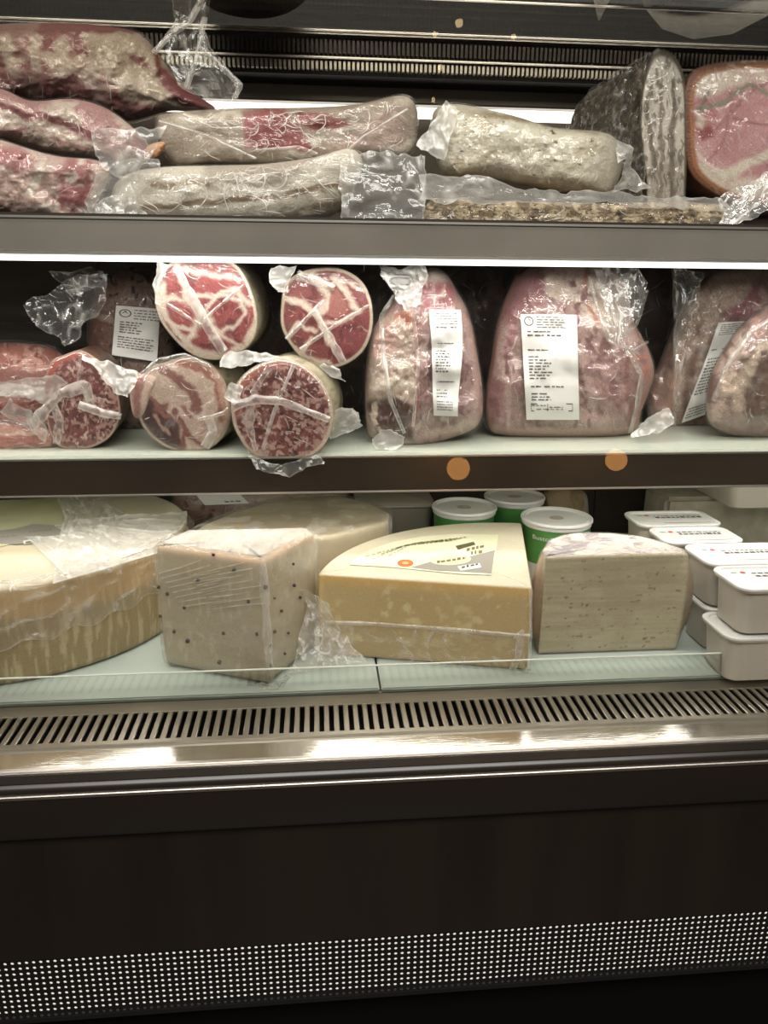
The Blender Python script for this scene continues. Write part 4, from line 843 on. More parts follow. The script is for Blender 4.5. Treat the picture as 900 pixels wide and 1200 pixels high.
sheet('bag_corner', b, [(740, 510), (760, 488), (782, 478), (792, 488)], [(742, 514), (768, 508), (786, 500), (792, 490)], .905, .90, M['film_soft'], 22, 10, .003, 200, .4, .4, 9)
label('paper_label', b, [(610, 368), (676, 369), (679, 492), (617, 492)], dp, BIG, off=.0085, logo=(.14, .065, .085, .045), frame=(.10, .88, .845, .92), seed=3)
# pack 3
b = thing('beef_joint_pack', 'leaning beef joint pack with a slanted crumpled label', 'meat', PY(820, 510, 0.985), G3)
O = [(762, 500), (758, 460), (770, 430), (786, 390), (806, 350), (836, 320), (870, 312), (900, 312), (940, 330), (930, 400), (900, 470), (880, 506), (820, 510), (780, 508)]
PK3 = 1.045
p = Paint('a57d74', 4, 22, 203).noise(11, .54, .66, '85605a', 208, (1, 2)).noise(24, .5, .66, 'bd9d90', 204, (1, 2)).poly([(800, 360), (840, 318), (900, 316), (880, 350), (850, 370), (830, 420), (800, 500), (784, 500), (776, 440)], 'c4a898', 6, .8).poly([(844, 368), (872, 350), (896, 320), (892, 368), (860, 378)], '93505a', 5)
p.poly([(760, 450), (790, 400), (792, 500), (764, 504)], '8a5a54', 6, .8).line([(806, 396), (790, 450), (780, 500)], 5, 'b4765f', 4).poly([(800, 440), (822, 400), (806, 490), (796, 500)], '6a4038', 5, .8)
o, dp = pillow('joint', b, O, PK3, 0.045, 0.05, M['meat'], p, 111, 3, (0.010, 26, 25))
wrap(b, O, PK3, 0.047, 0.05, 206, (0.005, 14, 60, -22), (0.03, 0.25), N=101, p=3, lump=(0.010, 26, 25), grow=2)
sheet('bag_neck', b, [(790, 312), (806, 314), (828, 318)], [(790, 500), (798, 470), (800, 420)], .985, .99, M['film_soft'], 20, 44, .006, 208, .10, .35, 14)
strip('bag_fold', b, [(790, 312), (792, 400), (790, 504)], 5, dp, M['film_soft'], .009, .35, 23)
L3 = [(.02 + .02 * k, .15, .95, .009) for k in range(6)] + [(.27, .1, .8, .012)] + [(.36 + .032 * k, .1, .8 - .1 * (k % 2), .016) for k in range(12)] + [(.86 + .03 * k, .1, .9, .014) for k in range(4)]
label('paper_label', b, [(842, 378), (874, 376), (828, 486), (799, 496)], dp, L3, off=.0085, bend=1.5, seed=13)
# pack 4
b = thing('beef_joint_pack', 'dark marbled beef pack cut by the right edge of the view', 'meat', PY(870, 508, 0.945), G3)
O = [(828, 480), (830, 450), (842, 420), (862, 390), (884, 368), (910, 354), (960, 356), (980, 420), (970, 490), (930, 510), (870, 512), (836, 500)]
p = Paint('8c6660', 4, 14, 213).noise(16, .52, .64, 'c09f92', 214).poly([(870, 420), (900, 404), (960, 400), (960, 480), (880, 500), (866, 460)], '5f4234', 6, .85).line([(864, 480), (872, 440), (890, 410), (920, 396)], 8, 'b9a08c', 4).poly([(842, 440), (862, 436), (866, 460), (846, 464)], 'cfb09c', 4).line([(880, 376), (890, 392)], 10, 'b07a74', 4)
o, dp = pillow('joint', b, O, 0.94, 0.04, 0.03, M['meat'], p, 91, 3, (0.005, 18, 26))
wrap(b, O, 0.94, 0.042, 0.03, 216, (0.005, 11, 30, 40), (0.04, 0.25), N=91, p=3, lump=(0.005, 18, 26), grow=2)
strip('bag_fold', b, [(836, 470), (850, 430), (878, 390), (910, 370)], 6, dp, M['film_soft'], .009, .45, 24)
# dark packs behind
for k, (O, lab) in enumerate((([(500, 500), (500, 400), (520, 330), (560, 312), (590, 330), (606, 400), (606, 500)], 'dark joint pack standing behind the gap left of the widest pack'),
                              ([(700, 500), (704, 400), (720, 330), (760, 312), (800, 330), (806, 400), (806, 500)], 'dark joint pack standing behind the gap right of the widest pack'),
                              ([(388, 500), (392, 400), (410, 330), (440, 316), (460, 330), (470, 400), (470, 500)], 'dark joint pack standing behind the gap beside the right coppa'),
                              ([(268, 500), (276, 430), (290, 350), (310, 316), (330, 330), (345, 400), (345, 500)], 'dark joint pack standing between the two coppa halves, at the back'))):
    b = thing('packed_joint', lab, 'meat', PY(np.mean([q[0] for q in O]), 500, 1.13), 'dark packs at the back of the middle shelf')
    p = Paint('6a5450', 4, 16, 223 + k).noise(24, .48, .66, '8d746b', 224 + k)
    pillow('joint', b, O, 1.165, 0.03, 0.04, M['meat'], p, 61, 3, (0.005, 18, 26 + k))
    wrap(b, O, 1.165, 0.033, 0.04, 226 + k, (0.006, 12, 40, 20), (0.05, 0.2), N=61, p=3, grow=4)
ZMIN[0] = None
#@@PART4
# ================================================================== the deck: cheeses, tubs, trays
def face_place(A, B):
    A = np.array(A, float); B = np.array(B, float); d = B - A; nrm = np.array([-d[1], d[0], 0.0]) ; nrm /= np.linalg.norm(nrm)
    if nrm[1] > 0: nrm = -nrm
    def f(px, py, o):
        r = ray(px, py); k = A[0] * nrm[0] + A[1] * nrm[1] + (-np.asarray(o))   # outward by -o
        t = k / (r[..., 0] * nrm[0] + r[..., 1] * nrm[1]); q = r * np.asarray(t)[..., None]; q[..., 2] += CZ; return q
    return f
def slab(name, parent, foot, z0, z1, mat, colf=None, rt=0.004, rb=0.004, bulge=0.0, bw=None, n=300, nz=26, nc=26, sm=3, off=0.0, wr=None, milkf=None, dome=0.0, smoothcurve=False):
    P = smooth_outline(foot, 12, sharp=not smoothcurve); P = np.vstack([P, P[:1]]); d = np.r_[0, np.cumsum(np.hypot(*np.diff(P, axis=0).T))]
    t = np.linspace(0, d[-1], n, endpoint=False); P = np.stack([np.interp(t, d, P[:, k]) for k in (0, 1)], 1)
    for _ in range(sm): P = .5 * P + .25 * np.roll(P, 1, 0) + .25 * np.roll(P, -1, 0)
    T = np.roll(P, -1, 0) - np.roll(P, 1, 0); T /= np.hypot(T[:, 0], T[:, 1])[:, None]; Nn = np.stack([T[:, 1], -T[:, 0]], 1)
    ar = np.sum(P[:, 0] * np.roll(P[:, 1], -1) - np.roll(P[:, 0], -1) * P[:, 1])
    if ar < 0: Nn = -Nn
    c = P.mean(0); V = []; H = z1 - z0
    zs = np.unique(np.r_[z0 + rb * (1 - np.cos(np.linspace(0, np.pi / 2, 4))), np.linspace(z0 + rb, z1 - rt, nz), z1 - rt + rt * np.sin(np.linspace(0, np.pi / 2, 5))])
    bwv = np.ones(n) if bw is None else bw(P)
    rows = []
    for q in zs:
        i = 0.0
        if q < z0 + rb: i = rb - math.sqrt(max(0, rb * rb - (z0 + rb - q) ** 2))
        if q > z1 - rt: i = rt - math.sqrt(max(0, rt * rt - (q - (z1 - rt)) ** 2))
        u = (q - z0) / H; b = bulge * (4 * u * (1 - u)) * bwv + off - i
        if wr is not None: b = b + wr[0] * ridge(t / wr[1] + 1.5 * fbm(t * 40, q * 40 + t * 0, 3), q / wr[2] + t * 3, wr[3], 3)
        X = P + Nn * b[:, None] if np.ndim(b) else P + Nn * b
        rows.append(np.c_[X, np.full(n, z(q) + (off if q > z0 + H / 2 else 0))])
    top = rows[-1]
    for k in range(1, nc + 1):
        f = 1 - k / nc * .985; X = c + (top[:, :2] - c) * f; zt = top[:, 2] + dome * (1 - f * f)
        if wr is not None: zt = zt + wr[0] * .6 * ridge(X[:, 0] / wr[1] * 1.1, X[:, 1] / wr[2] * 1.1, wr[3] + 5, 3)
        rows.append(np.c_[X, zt])
    m = len(rows); V = np.concatenate(rows); i = np.arange(n)
    Fc = np.concatenate([np.stack([k * n + i, k * n + np.roll(i, -1), (k + 1) * n + np.roll(i, -1), (k + 1) * n + i], -1) for k in range(m - 1)])
    if ar < 0: Fc = Fc[:, ::-1]
    fl = Fc.tolist() + [((m - 1) * n + i).tolist(), (i[::-1]).tolist()]
    istop = np.zeros(len(V)); istop[(len(zs)) * n:] = 1
    col = colf(V[:, 0], V[:, 1], V[:, 2] - CZ, istop, np.tile(t, m)) if colf else None
    mk = milkf(V[:, 0], V[:, 1], V[:, 2] - CZ, istop) if milkf else None
    return mesh(name, V, fl, mat, parent, True, col, mk)
def cmix(base, n):
    return np.tile(s2l(base), (n, 1))
def lay(C, m, c): return C * (1 - m[:, None]) + s2l(c)[None] * m[:, None]
def flat(name, parent, pts, zz, mat, h=0.0006):
    """thin printed sheet lying level"""
    q = [PZ(x, y, zz) for x, y in pts]; bm = bmesh.new(); a = [bm.verts.new(v) for v in q]; b = [bm.verts.new((v[0], v[1], v[2] + h)) for v in q]
    bm.faces.new(a); bm.faces.new(b); k = len(q)
    for i in range(k): bm.faces.new([a[i], a[(i + 1) % k], b[(i + 1) % k], b[i]])
    return bmo(name, bm, mat, parent, False)
def dashes(parent, lines, zz, mat, seed=1, h=1.6):
    rnd = random.Random(seed); V = []; Q = []
    for x0, y0, x1, y1 in lines:
        L = math.hypot(x1 - x0, y1 - y0); s = 0
        while s < L:
            w = rnd.uniform(2, 5.5); a = s / L; e = min(1, (s + w) / L); hh = h * rnd.uniform(.6, 1)
            xa, ya, xb, yb = x0 + (x1 - x0) * a, y0 + (y1 - y0) * a, x0 + (x1 - x0) * e, y0 + (y1 - y0) * e
            b = len(V); V += [tuple(PZ(xa, ya, zz)), tuple(PZ(xb, yb, zz)), tuple(PZ(xb, yb - hh, zz)), tuple(PZ(xa, ya - hh, zz))]; Q.append((b, b + 1, b + 2, b + 3)); s += w + rnd.uniform(.8, 2.5)
    o = mesh('print', V, np.array(Q), mat, parent, False); o['kind'] = 'stuff'; return o
def lettering(name, s, parent, fn, mat, size=1.0):
    cu = bpy.data.curves.new('t', 'FONT'); cu.body = s; cu.size = size; cu.extrude = 0; ob = bpy.data.objects.new('t', cu); COL.objects.link(ob)
    dg = bpy.context.evaluated_depsgraph_get(); me = ob.evaluated_get(dg).to_mesh()
    v = np.array([x.co[:] for x in me.vertices]); fc = [list(p.vertices) for p in me.polygons]
    ob.evaluated_get(dg).to_mesh_clear(); bpy.data.objects.remove(ob); bpy.data.curves.remove(cu)
    w = v[:, 0].max(); q = fn(v[:, 0] / w, v[:, 1]); return mesh(name, q, fc, mat, parent, False)

gz = DZ + 0.0004
GC = 'cut cheeses on the pale glass deck'
# big wheel
WC = np.array([-0.392, 0.968]); WR = 0.216; WT = -0.302
ZMIN[0] = z(DZ) + .0002
b = thing('round_cheese', 'huge tan hard cheese wheel with loose film over its rim, at far left', 'cheese', (WC[0], WC[1], z(DZ)), GC)
foot = [(WC[0] + WR * math.cos(a), WC[1] + WR * math.sin(a)) for a in np.linspace(0, 2 * math.pi, 48, endpoint=False)]
def cwheel(X, Y, Z, T, s):
    C = cmix('8e7b58', len(X)); a = np.arctan2(Y - WC[1], X - WC[0]) * WR
    C = lay(C, ss(fbm(a * 45, Z * 45, 3), .42, .62) * .55, '94805c'); C = lay(C, ss(fbm(a * 240, Z * 30, 7), .52, .66) * .5, 'c2b08c')
    C = lay(C, ss(Z, WT - .042, WT - .030) * (1 - ss(Z, WT - .010, WT)) * .5, 'bb8f55')
    dots = ((np.sin(a * 900) > .55) & (np.sin(Z * 1300) > .4) & (fbm(a * 30, Z * 60, 8) > .45)) * .35
    C = lay(C, dots, '77643f'); rr = np.hypot(X - WC[0], Y - WC[1])
    Ct = cmix('b6ac96', len(X)); Ct = lay(Ct, ss(fbm(X * 25, Y * 25, 4), .45, .65) * .6, 'bfae8e'); Ct = lay(Ct, ss(rr, WR - .03, WR - .005) * .3, 'e0d6c4')
    m = ss(Z, WT - .004, WT - .001)[:, None]; return C * (1 - m) + Ct * m
slab('wheel', b, foot, gz, WT, M['cheese'], cwheel, .006, .008, .004, None, 620, 46, 40)
lb = flat('top_label', b, [(-60, 580), (-30, 640), (0, 641), (20, 636), (72, 632), (74, 606), (71, 583)], WT + .0006, pbr('pale_green_label', 'c5c5a0', 0.3, color2='b3ae84', vscale=12, coat=.3), .0005)
flat('grey_band', lb, [(-40, 626), (16, 620), (40, 614), (72, 616), (73, 631), (50, 634), (20, 638), (0, 637), (-40, 640)], WT + .0013, pbr('grey_print', '8f8a80', 0.35), .0003)
flat('white_badge', lb, [(27, 634), (63, 628), (64, 632), (28, 638)], WT + .0018, M['white'], .0003)
flat('green_badge', lb, [(30, 635), (61, 629.5), (61, 631.5), (30, 637)], WT + .0023, pbr('olive_print', '5f6a42', 0.4), .0003)
flat('silver_label', b, [(-30, 588), (10, 586), (54, 584), (50, 577), (0, 577), (-30, 579)], WT + .0006, pbr('silver_label', 'a9a79c', 0.35), .0005)
flat('red_mark', b, [(38, 578), (47, 578), (46, 581), (36, 581)], WT + .0014, M['red'], .0003)
dashes(lb, [(34, 624, 60, 621), (-20, 632, 20, 628)], WT + .002, M['ink2'], 3)
def draped(name, parent, a0, a1, r0, zlow, seed, milk, gain, amp, na=90, nt=34, nd=34):
    """film lying on the wheel's top and hanging over its rim"""
    A = np.radians(np.linspace(a0, a1, na)); rows = []
    for k in range(nt):
        f = k / (nt - 1); rr = (r0(A) if callable(r0) else r0) * (1 - f) + (WR + .001) * f; rows.append((rr, np.full(na, WT + .0025)))
    if zlow is not None:
        for k in range(1, nd):
            f = k / (nd - 1); rows.append((np.full(na, WR + .0065), WT - .001 + (zlow(A) - WT) * f))
    V = []; ml = []
    for k, (rr, zz) in enumerate(rows):
        s = A * WR; rg = ridge(s * 38 + 1.5 * fbm(s * 20, zz * 20 + k * .04, seed), k * .09 + s * 9, seed, 3)
        side = k >= nt; d = amp * rg * (1 if k > 2 else .3)
        R_ = rr + (d if side else 0); Z_ = zz + (0 if side else d); V.append(np.c_[WC[0] + R_ * np.cos(A), WC[1] + R_ * np.sin(A), z(0) + Z_])
        e = np.zeros(na); e[0] = e[-1] = .2; ml.append(milk + gain * ss(rg, .5, .85) + e + (.25 if k in (0, len(rows) - 1) else 0))
    m = len(rows); i = np.arange(m * na).reshape(m, na); Q = np.stack([i[:-1, :-1], i[1:, :-1], i[1:, 1:], i[:-1, 1:]], -1).reshape(-1, 4)
    return mesh(name, np.concatenate(V), Q, M['wrap'], parent, True, None, np.concatenate(ml))
draped('film_drape', b, -84, 8, lambda A: .205 - .0 * A, lambda A: -0.345 - 0.022 * np.clip((-np.degrees(A) - 10) / 70, 0, 1) + .004 * np.sin(A * 30), 231, .10, .35, .004)
draped('film_sheet', b, -57, 14, lambda A: .05 + .03 * np.sin(A * 3) ** 2, None, 232, .45, .4, .006)
sheet('film_fall', b, [(66, 580), (76, 606), (66, 640), (62, 684)], [(108, 578), (150, 604), (200, 622), (212, 640)], WT + .008, WT + .006, M['wrap'], 50, 40, .005, 233, .35, .5, 9, place=lambda px, py, y: PZ(px, py, y))

# peppered block
b = thing('peppered_cheese', 'pale cheese block studded with peppercorns, wrapped in stretched film', 'cheese', (-0.08, 0.80, z(DZ)), GC)
PA, PB = (-0.0570, 0.7375), (-0.176, 0.792); PTOP = -0.2690
foot = [PA, (-0.006, 0.826), (-0.010, 0.838), (-0.150, 0.838), PB]
def cpep(X, Y, Z, T, s):
    C = cmix('b2a48a', len(X)); C = lay(C, ss(fbm(X * 30, Z * 30 + Y * 20, 3), .45, .62) * .5, 'a99a7e'); C = lay(C, ss(fbm(X * 60, Y * 60, 5), .5, .62) * T, 'c9bdae')
    C = lay(C, ss(fbm(X * 200, Z * 60, 15), .6, .72) * .4, 'd0c4ae'); C = lay(C, ss(Z, PTOP - .012, PTOP - .002) * (1 - T) * .7, 'cfa98a')
    C = lay(C, ss(fbm(X * 130, Y * 130, 9), .62, .7) * T * .5, 'a08a8c'); return C
slab('block', b, foot, gz, PTOP, M['cheese'], cpep, .006, .010, .002, None, 360, 40, 30, 4)
fp = face_place(PA, PB); fr = face_place(PA, (0.0, 0.826))
bm = bmesh.new(); rnd = random.Random(4)
def corn(bm, c, r):
    res = bmesh.ops.create_icosphere(bm, subdivisions=1, radius=r)
    for v in res['verts']: v.co += Vector(c)
for x, y in ((291, 705), (301, 743), (186, 688), (188, 722), (216, 712), (196, 696), (220, 751), (257, 776), (311, 688), (262, 742), (232, 680), (274, 668), (204, 740)):
    if x < 312: corn(bm, fp(np.array(x), np.array(y), -.0022), rnd.uniform(.0022, .0030))
for x, y in ((322, 701), (344, 661), (345, 686), (318, 757), (322, 740), (318, 780), (338, 742), (334, 766), (330, 716), (352, 700)):
    corn(bm, fr(np.array(x), np.array(y), -.0022), rnd.uniform(.0016, .0024))
for x, y in ((232, 640), (262, 636), (300, 640), (270, 646), (330, 632), (250, 650)): corn(bm, PZ(x, y, PTOP + .0005), .0022)
o = bmo('peppercorns', bm, pbr('peppercorn', '372b20', 0.6), b); o['kind'] = 'stuff'
slab('cling_film', b, foot, gz, PTOP, M['wrap'], None, .006, .010, .002, None, 300, 50, 40, 4, .0026, (.0016, .012, .05, 5), lambda X, Y, Z, T: .07 + .10 * ss(fbm(X * 40, Z * 90 + Y * 30, 6), .5, .65) + T * .28)
for k in range(16):
    y0 = 656 + k * 3.4; x0 = 186 + (k * 37) % 70
    strip('film_crease', b, [(x0, y0 + 16 - k * .6), (x0 + 26, y0 + 9 - k * .4), (x0 + 50 + (k * 13) % 20, y0)], 0.9, lambda x, y: fp(x, y, -.0045)[..., 1], M['film'], .0, .5, 300 + k, 16)
strip('film_edge', b, [(308, 660), (312, 720), (317, 800)], 10, lambda x, y: fp(x, y, -.0042)[..., 1], M['film'], .0, .35, 320)
sheet('film_skirt', b, [(352, 690), (366, 720), (370, 760)], [(384, 706), (398, 740), (372, 790)], 0.80, 0.775, M['wrap'], 24, 20, .006, 321, .2, .4, 9)
sheet('film_skirt', b, [(296, 800), (318, 800), (344, 786)], [(308, 808), (318, 811), (336, 802)], .7325, .7285, M['wrap'], 16, 8, .001, 322, .25, .4, 8)

# half wheel behind
b = thing('wrapped_cheese', 'film wrapped pale half wheel lying behind the peppercorn block', 'cheese', (-0.02, 0.98, z(DZ)), GC)
foot = [(-0.172, 0.905), (-0.165, 0.885), (0.018, 0.905), (0.094, 0.962), (0.100, 1.010), (0.075, 1.06), (0.036, 1.10), (-0.01, 1.11), (-0.07, 1.075), (-0.12, 1.02), (-0.15, 0.97)]
def chalf(X, Y, Z, T, s):
    C = cmix('b8a98e', len(X)); C = lay(C, ss(fbm(X * 30, Z * 60, 3), .45, .62) * .5, 'b9a888'); C = lay(C, T, 'baab90'); C = lay(C, T * ss(fbm(X * 18, Y * 18, 33), .42, .6) * .7, '9d8d72'); return C
slab('cheese', b, foot, gz, -.300, M['cheese'], chalf, .006, .006, .0, None, 300, 24, 30, 3)
slab('cling_film', b, foot, gz, -.300, M['wrap'], None, .006, .006, .0, None, 260, 30, 36, 3, .0035, (.003, .018, .02, 8), lambda X, Y, Z, T: .08 + .22 * ss(fbm(X * 50, Y * 40, 66), .5, .65))

# grana wedge
GA, GB = (0.2335, 0.7500), (-0.0010, 0.8070); GT = -0.3125
b = thing('hard_cheese_wedge', 'quarter wheel of golden hard cheese with oval printed label on top', 'cheese', (0.18, 0.85, z(DZ)), GC)
a0 = math.atan2(GB[1] - GA[1], GB[0] - GA[0]); rr = math.hypot(GB[0] - GA[0], GB[1] - GA[1])
foot = [GA] + [(GA[0] + rr * math.cos(a), GA[1] + rr * math.sin(a)) for a in np.linspace(math.atan2(.24, .052), a0, 26)]
def cgr(X, Y, Z, T, s):
    C = cmix('ab9166', len(X)); C = lay(C, ss(fbm(X * 90, Z * 90, 3), .58, .68) * .6, 'c8b58c'); C = lay(C, ss(fbm(X * 20, Z * 20, 13), .45, .62) * .4, 'b0966a')
    C = lay(C, ss(Z, GT - .020, GT - .003) * .75, 'c59a58'); C = lay(C, (1 - ss(Z, DZ + .002, DZ + .014)) * .6, 'b08a52')
    d = rr - np.hypot(X - GA[0], Y - GA[1]); C = lay(C, (1 - ss(d, .001, .010)) * .7, 'c4a468')
    m = np.maximum(T, ss(Z, GT - .0022, GT - .0008)); C = lay(C, m, 'c0b59d'); C = lay(C, m * ss(fbm(X * 30, Y * 30, 23), .45, .65) * .3, 'cbbd9c'); return C
slab('wedge', b, foot, gz, GT, M['cheese'], cgr, .003, .006, .001, None, 420, 44, 40, 2)
zt = GT + .0006
lb = flat('round_label', b, [(409, 662), (420, 652), (438, 643), (462, 635), (495, 629), (530, 626), (584, 627), (581, 650), (576, 674), (540, 673), (500, 669), (460, 665)], zt, pbr('cream_green_label', 'ddd9bd', 0.35, color2='d2d1ab', vscale=15, coat=.3), .0005)
flat('grey_field', lb, [(482, 665), (512, 656), (552, 652), (580, 645), (576, 672), (545, 670), (516, 669)], zt + .0006, pbr('grey_field', '8d867b', 0.35), .0003)
flat('seal', lb, [(475 + 9.5 * math.cos(t), 660 + 4.2 * math.sin(t)) for t in np.linspace(0, 2 * math.pi, 20, endpoint=False)], zt + .0006, M['orange'], .0003)
flat('seal_centre', lb, [(475 + 4 * math.cos(t), 660 + 1.6 * math.sin(t)) for t in np.linspace(0, 2 * math.pi, 12, endpoint=False)], zt + .001, pbr('seal_pale', 'e6a070', .4), .0003)
flat('oval_badge', lb, [(528 + 24 * math.cos(t) + 3 * math.sin(-t), 656 + 6.5 * math.sin(t)) for t in np.linspace(0, 2 * math.pi, 24, endpoint=False)], zt + .001, pbr('badge', 'c6bf9c', .4), .0003)
dashes(lb, [(512, 660, 546, 655)], zt + .0016, pbr('olive_ink', '6a6234', .5), 9, 4)
flat('dark_badge', lb, [(534, 640), (555, 635), (557, 638), (537, 644)], zt + .001, pbr('olive_dark', '5c573a', .4), .0003)
flat('white_badge', lb, [(536, 664), (562, 660), (564, 665), (540, 669)], zt + .001, M['white'], .0003)
dashes(lb, [(541, 666, 560, 662)], zt + .0016, M['ink'], 10, 2.6)
dashes(lb, [(547, 646, 568, 641), (552, 650, 566, 648)], zt + .001, pbr('olive_ink2', '7a7040', .5), 11, 4)
for k, r_ in enumerate((0, 1, 2, 3)):
    dashes(lb, [(428 + 9 * k, 653 - 1.5 * k + 4 * (k % 2), 470 + 4 * k, 641 - k), (474 + 4 * k, 640 - k, 530 + 6 * k, 634 - k * 1.3)], zt + .0009, pbr('faint_ink', '9b9870', .5), 20 + k, 1.8)
fg1 = face_place(GA, GB)
sheet('film_wrap', b, [(377, 728), (440, 730), (520, 736), (590, 742), (621, 744)], [(384, 772), (440, 770), (520, 782), (590, 790), (619, 790)], -.003, -.003, M['wrap'], 110, 34, .003, 331, .06, .30, 22, place=fg1)
strip('film_hem', b, [(378, 729), (440, 731), (520, 737), (590, 743), (621, 745)], 4.5, lambda x, y: fg1(x, y, -.0065)[..., 1], M['film'], 0, .55, 332, 40)
strip('film_hem', b, [(604, 750), (612, 740), (606, 772), (600, 786)], 8, lambda x, y: fg1(x, y, -.0065)[..., 1], M['film'], 0, .5, 333, 20)
sheet('film_tail', b, [(362, 700), (376, 716), (384, 732), (402, 742)], [(342, 790), (368, 786), (400, 778), (432, 776)], .80, .765, M['wrap'], 40, 34, .006, 334, .2, .45, 9)
strip('corner_film', b, [(622, 690), (622, 730), (620, 786)], 4, lambda x, y: fg1(x, y, -.004)[..., 1], M['film'], 0, .45, 335, 20)

# holey semi-hard cheese
b = thing('holed_cheese', 'grey beige half cheese with tiny holes, pinkish mottled rind on top', 'cheese', (0.34, 0.82, z(DZ)), GC)
HT = -0.2905; HC = .341
foot = [(.258, .788), (.428, .788), (.430, .800), (.418, .828), (.396, .852), (.365, .868), (.330, .872), (.302, .864), (.280, .846), (.264, .815)]
def chol(X, Y, Z, T, s):
    C = cmix('afa38a', len(X)); C = lay(C, ss(fbm(X * 22, Z * 300, 3), .45, .62) * .45, 'b8ad90'); C = lay(C, ss(fbm(X * 15, Z * 420, 43), .5, .6) * .3, '94886a'); C = lay(C, ss(fbm(X * 150, Z * 380, 4), .735, .78) * .9, '6e634b'); C = lay(C, ss(fbm(X * 20, Z * 20, 7), .5, .65) * .3, '998c6f')
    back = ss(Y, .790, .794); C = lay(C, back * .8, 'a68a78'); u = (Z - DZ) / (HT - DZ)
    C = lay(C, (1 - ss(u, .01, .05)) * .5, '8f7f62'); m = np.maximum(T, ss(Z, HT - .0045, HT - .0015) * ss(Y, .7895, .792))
    Ct = cmix('c4b6ae', len(X)); Ct = lay(Ct, ss(fbm(X * 60, Y * 60, 31), .46, .58), '8f8388'); Ct = lay(Ct, ss(fbm(X * 45, Y * 70, 35), .55, .62), 'd6c4b4'); return C * (1 - m[:, None]) + Ct * m[:, None]
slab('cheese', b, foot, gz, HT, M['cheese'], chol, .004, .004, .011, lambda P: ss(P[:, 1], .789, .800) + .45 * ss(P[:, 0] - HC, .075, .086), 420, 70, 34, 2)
slab('cling_film', b, foot, gz, HT, M['wrap'], None, .004, .004, .011, lambda P: ss(P[:, 1], .789, .800) + .45 * ss(P[:, 0] - HC, .075, .086), 300, 50, 34, 2, .0012, (.0003, .03, .010, 12), lambda X, Y, Z, T: .03 + T * (.12 + .3 * ss(fbm(X * 60, Y * 70, 66), .5, .65)))

# white tubs with a green band
def lathe(name, prof, c, mat, parent, n=64):
    V = []; Fc = []
    for r_, q in prof:
        for k in range(n): a = 2 * math.pi * k / n; V.append((c[0] + r_ * math.cos(a), c[1] + r_ * math.sin(a), z(q)))
    for j in range(len(prof) - 1):
        for k in range(n): Fc.append([j * n + k, j * n + (k + 1) % n, (j + 1) * n + (k + 1) % n, (j + 1) * n + k])
    Fc.append(list(range(n))[::-1]); Fc.append([(len(prof) - 1) * n + k for k in range(n)])
    bm = bmesh.new(); vs = [bm.verts.new(v) for v in V]
    for f in Fc: bm.faces.new([vs[i] for i in f])
    return bmo(name, bm, mat, parent)
def tub(c, top, r, lab, text=None):
    t = thing('cheese_tub', lab, 'tub', (c[0], c[1], z(DZ)), 'round white tubs with green bands behind the cheeses')
    lathe('cup', [(r * .80, gz), (r * .82, gz + .001), (r * .93, top - .012), (r * .93, top - .008)], c, M['white'], t)
    h0 = top - .060; lathe('green_band', [(r * .82 + .0006 + r * .11 * (q - DZ) / (top - DZ), q) for q in (h0, top - .050, top - .035, top - .0105)], c, M['green'], t)
    l = lathe('lid', [(r * .95, top - .0095), (r * .965, top - .009), (r * .97, top - .004), (r * 1.0, top - .0035), (r * 1.0, top - .0015), (r * .98, top), (r * .955, top), (r * .945, top - .0025), (r * .9, top - .003), (r * .86, top - .0012), (r * .84, top - .003), (.001, top - .003)], c, M['white'], t)
    lathe('lid_mark', [(.010, top - .003), (.010, top - .0024), (.0085, top - .0022), (.001, top - .0024)], c, M['white2'], l, 24)
    if text:
        rs = r * .915
        def fn(u, v):
            a = math.radians(-150) + u * math.radians(42); q = top - .024 + v * .009 ; R_ = r * .82 + .0012 + r * .11 * ((q - DZ) / (top - DZ)); return np.c_[c[0] + R_ * np.cos(a), c[1] + R_ * np.sin(a), z(0) + q]
        lettering('lettering', text, t, fn, M['white'])
    return t
tub((0.2145, 1.045), -.303, .0478, 'small round white tub, left of the three behind the golden wedge')
tub((0.3035, 1.098), -.303, .0470, 'round white tub furthest back, half hidden between the other two tubs')
tub((0.3345, 0.985), -.3035, .0500, 'round white tub nearest the holed cheese, green band with white lettering', 'Bustoffi')

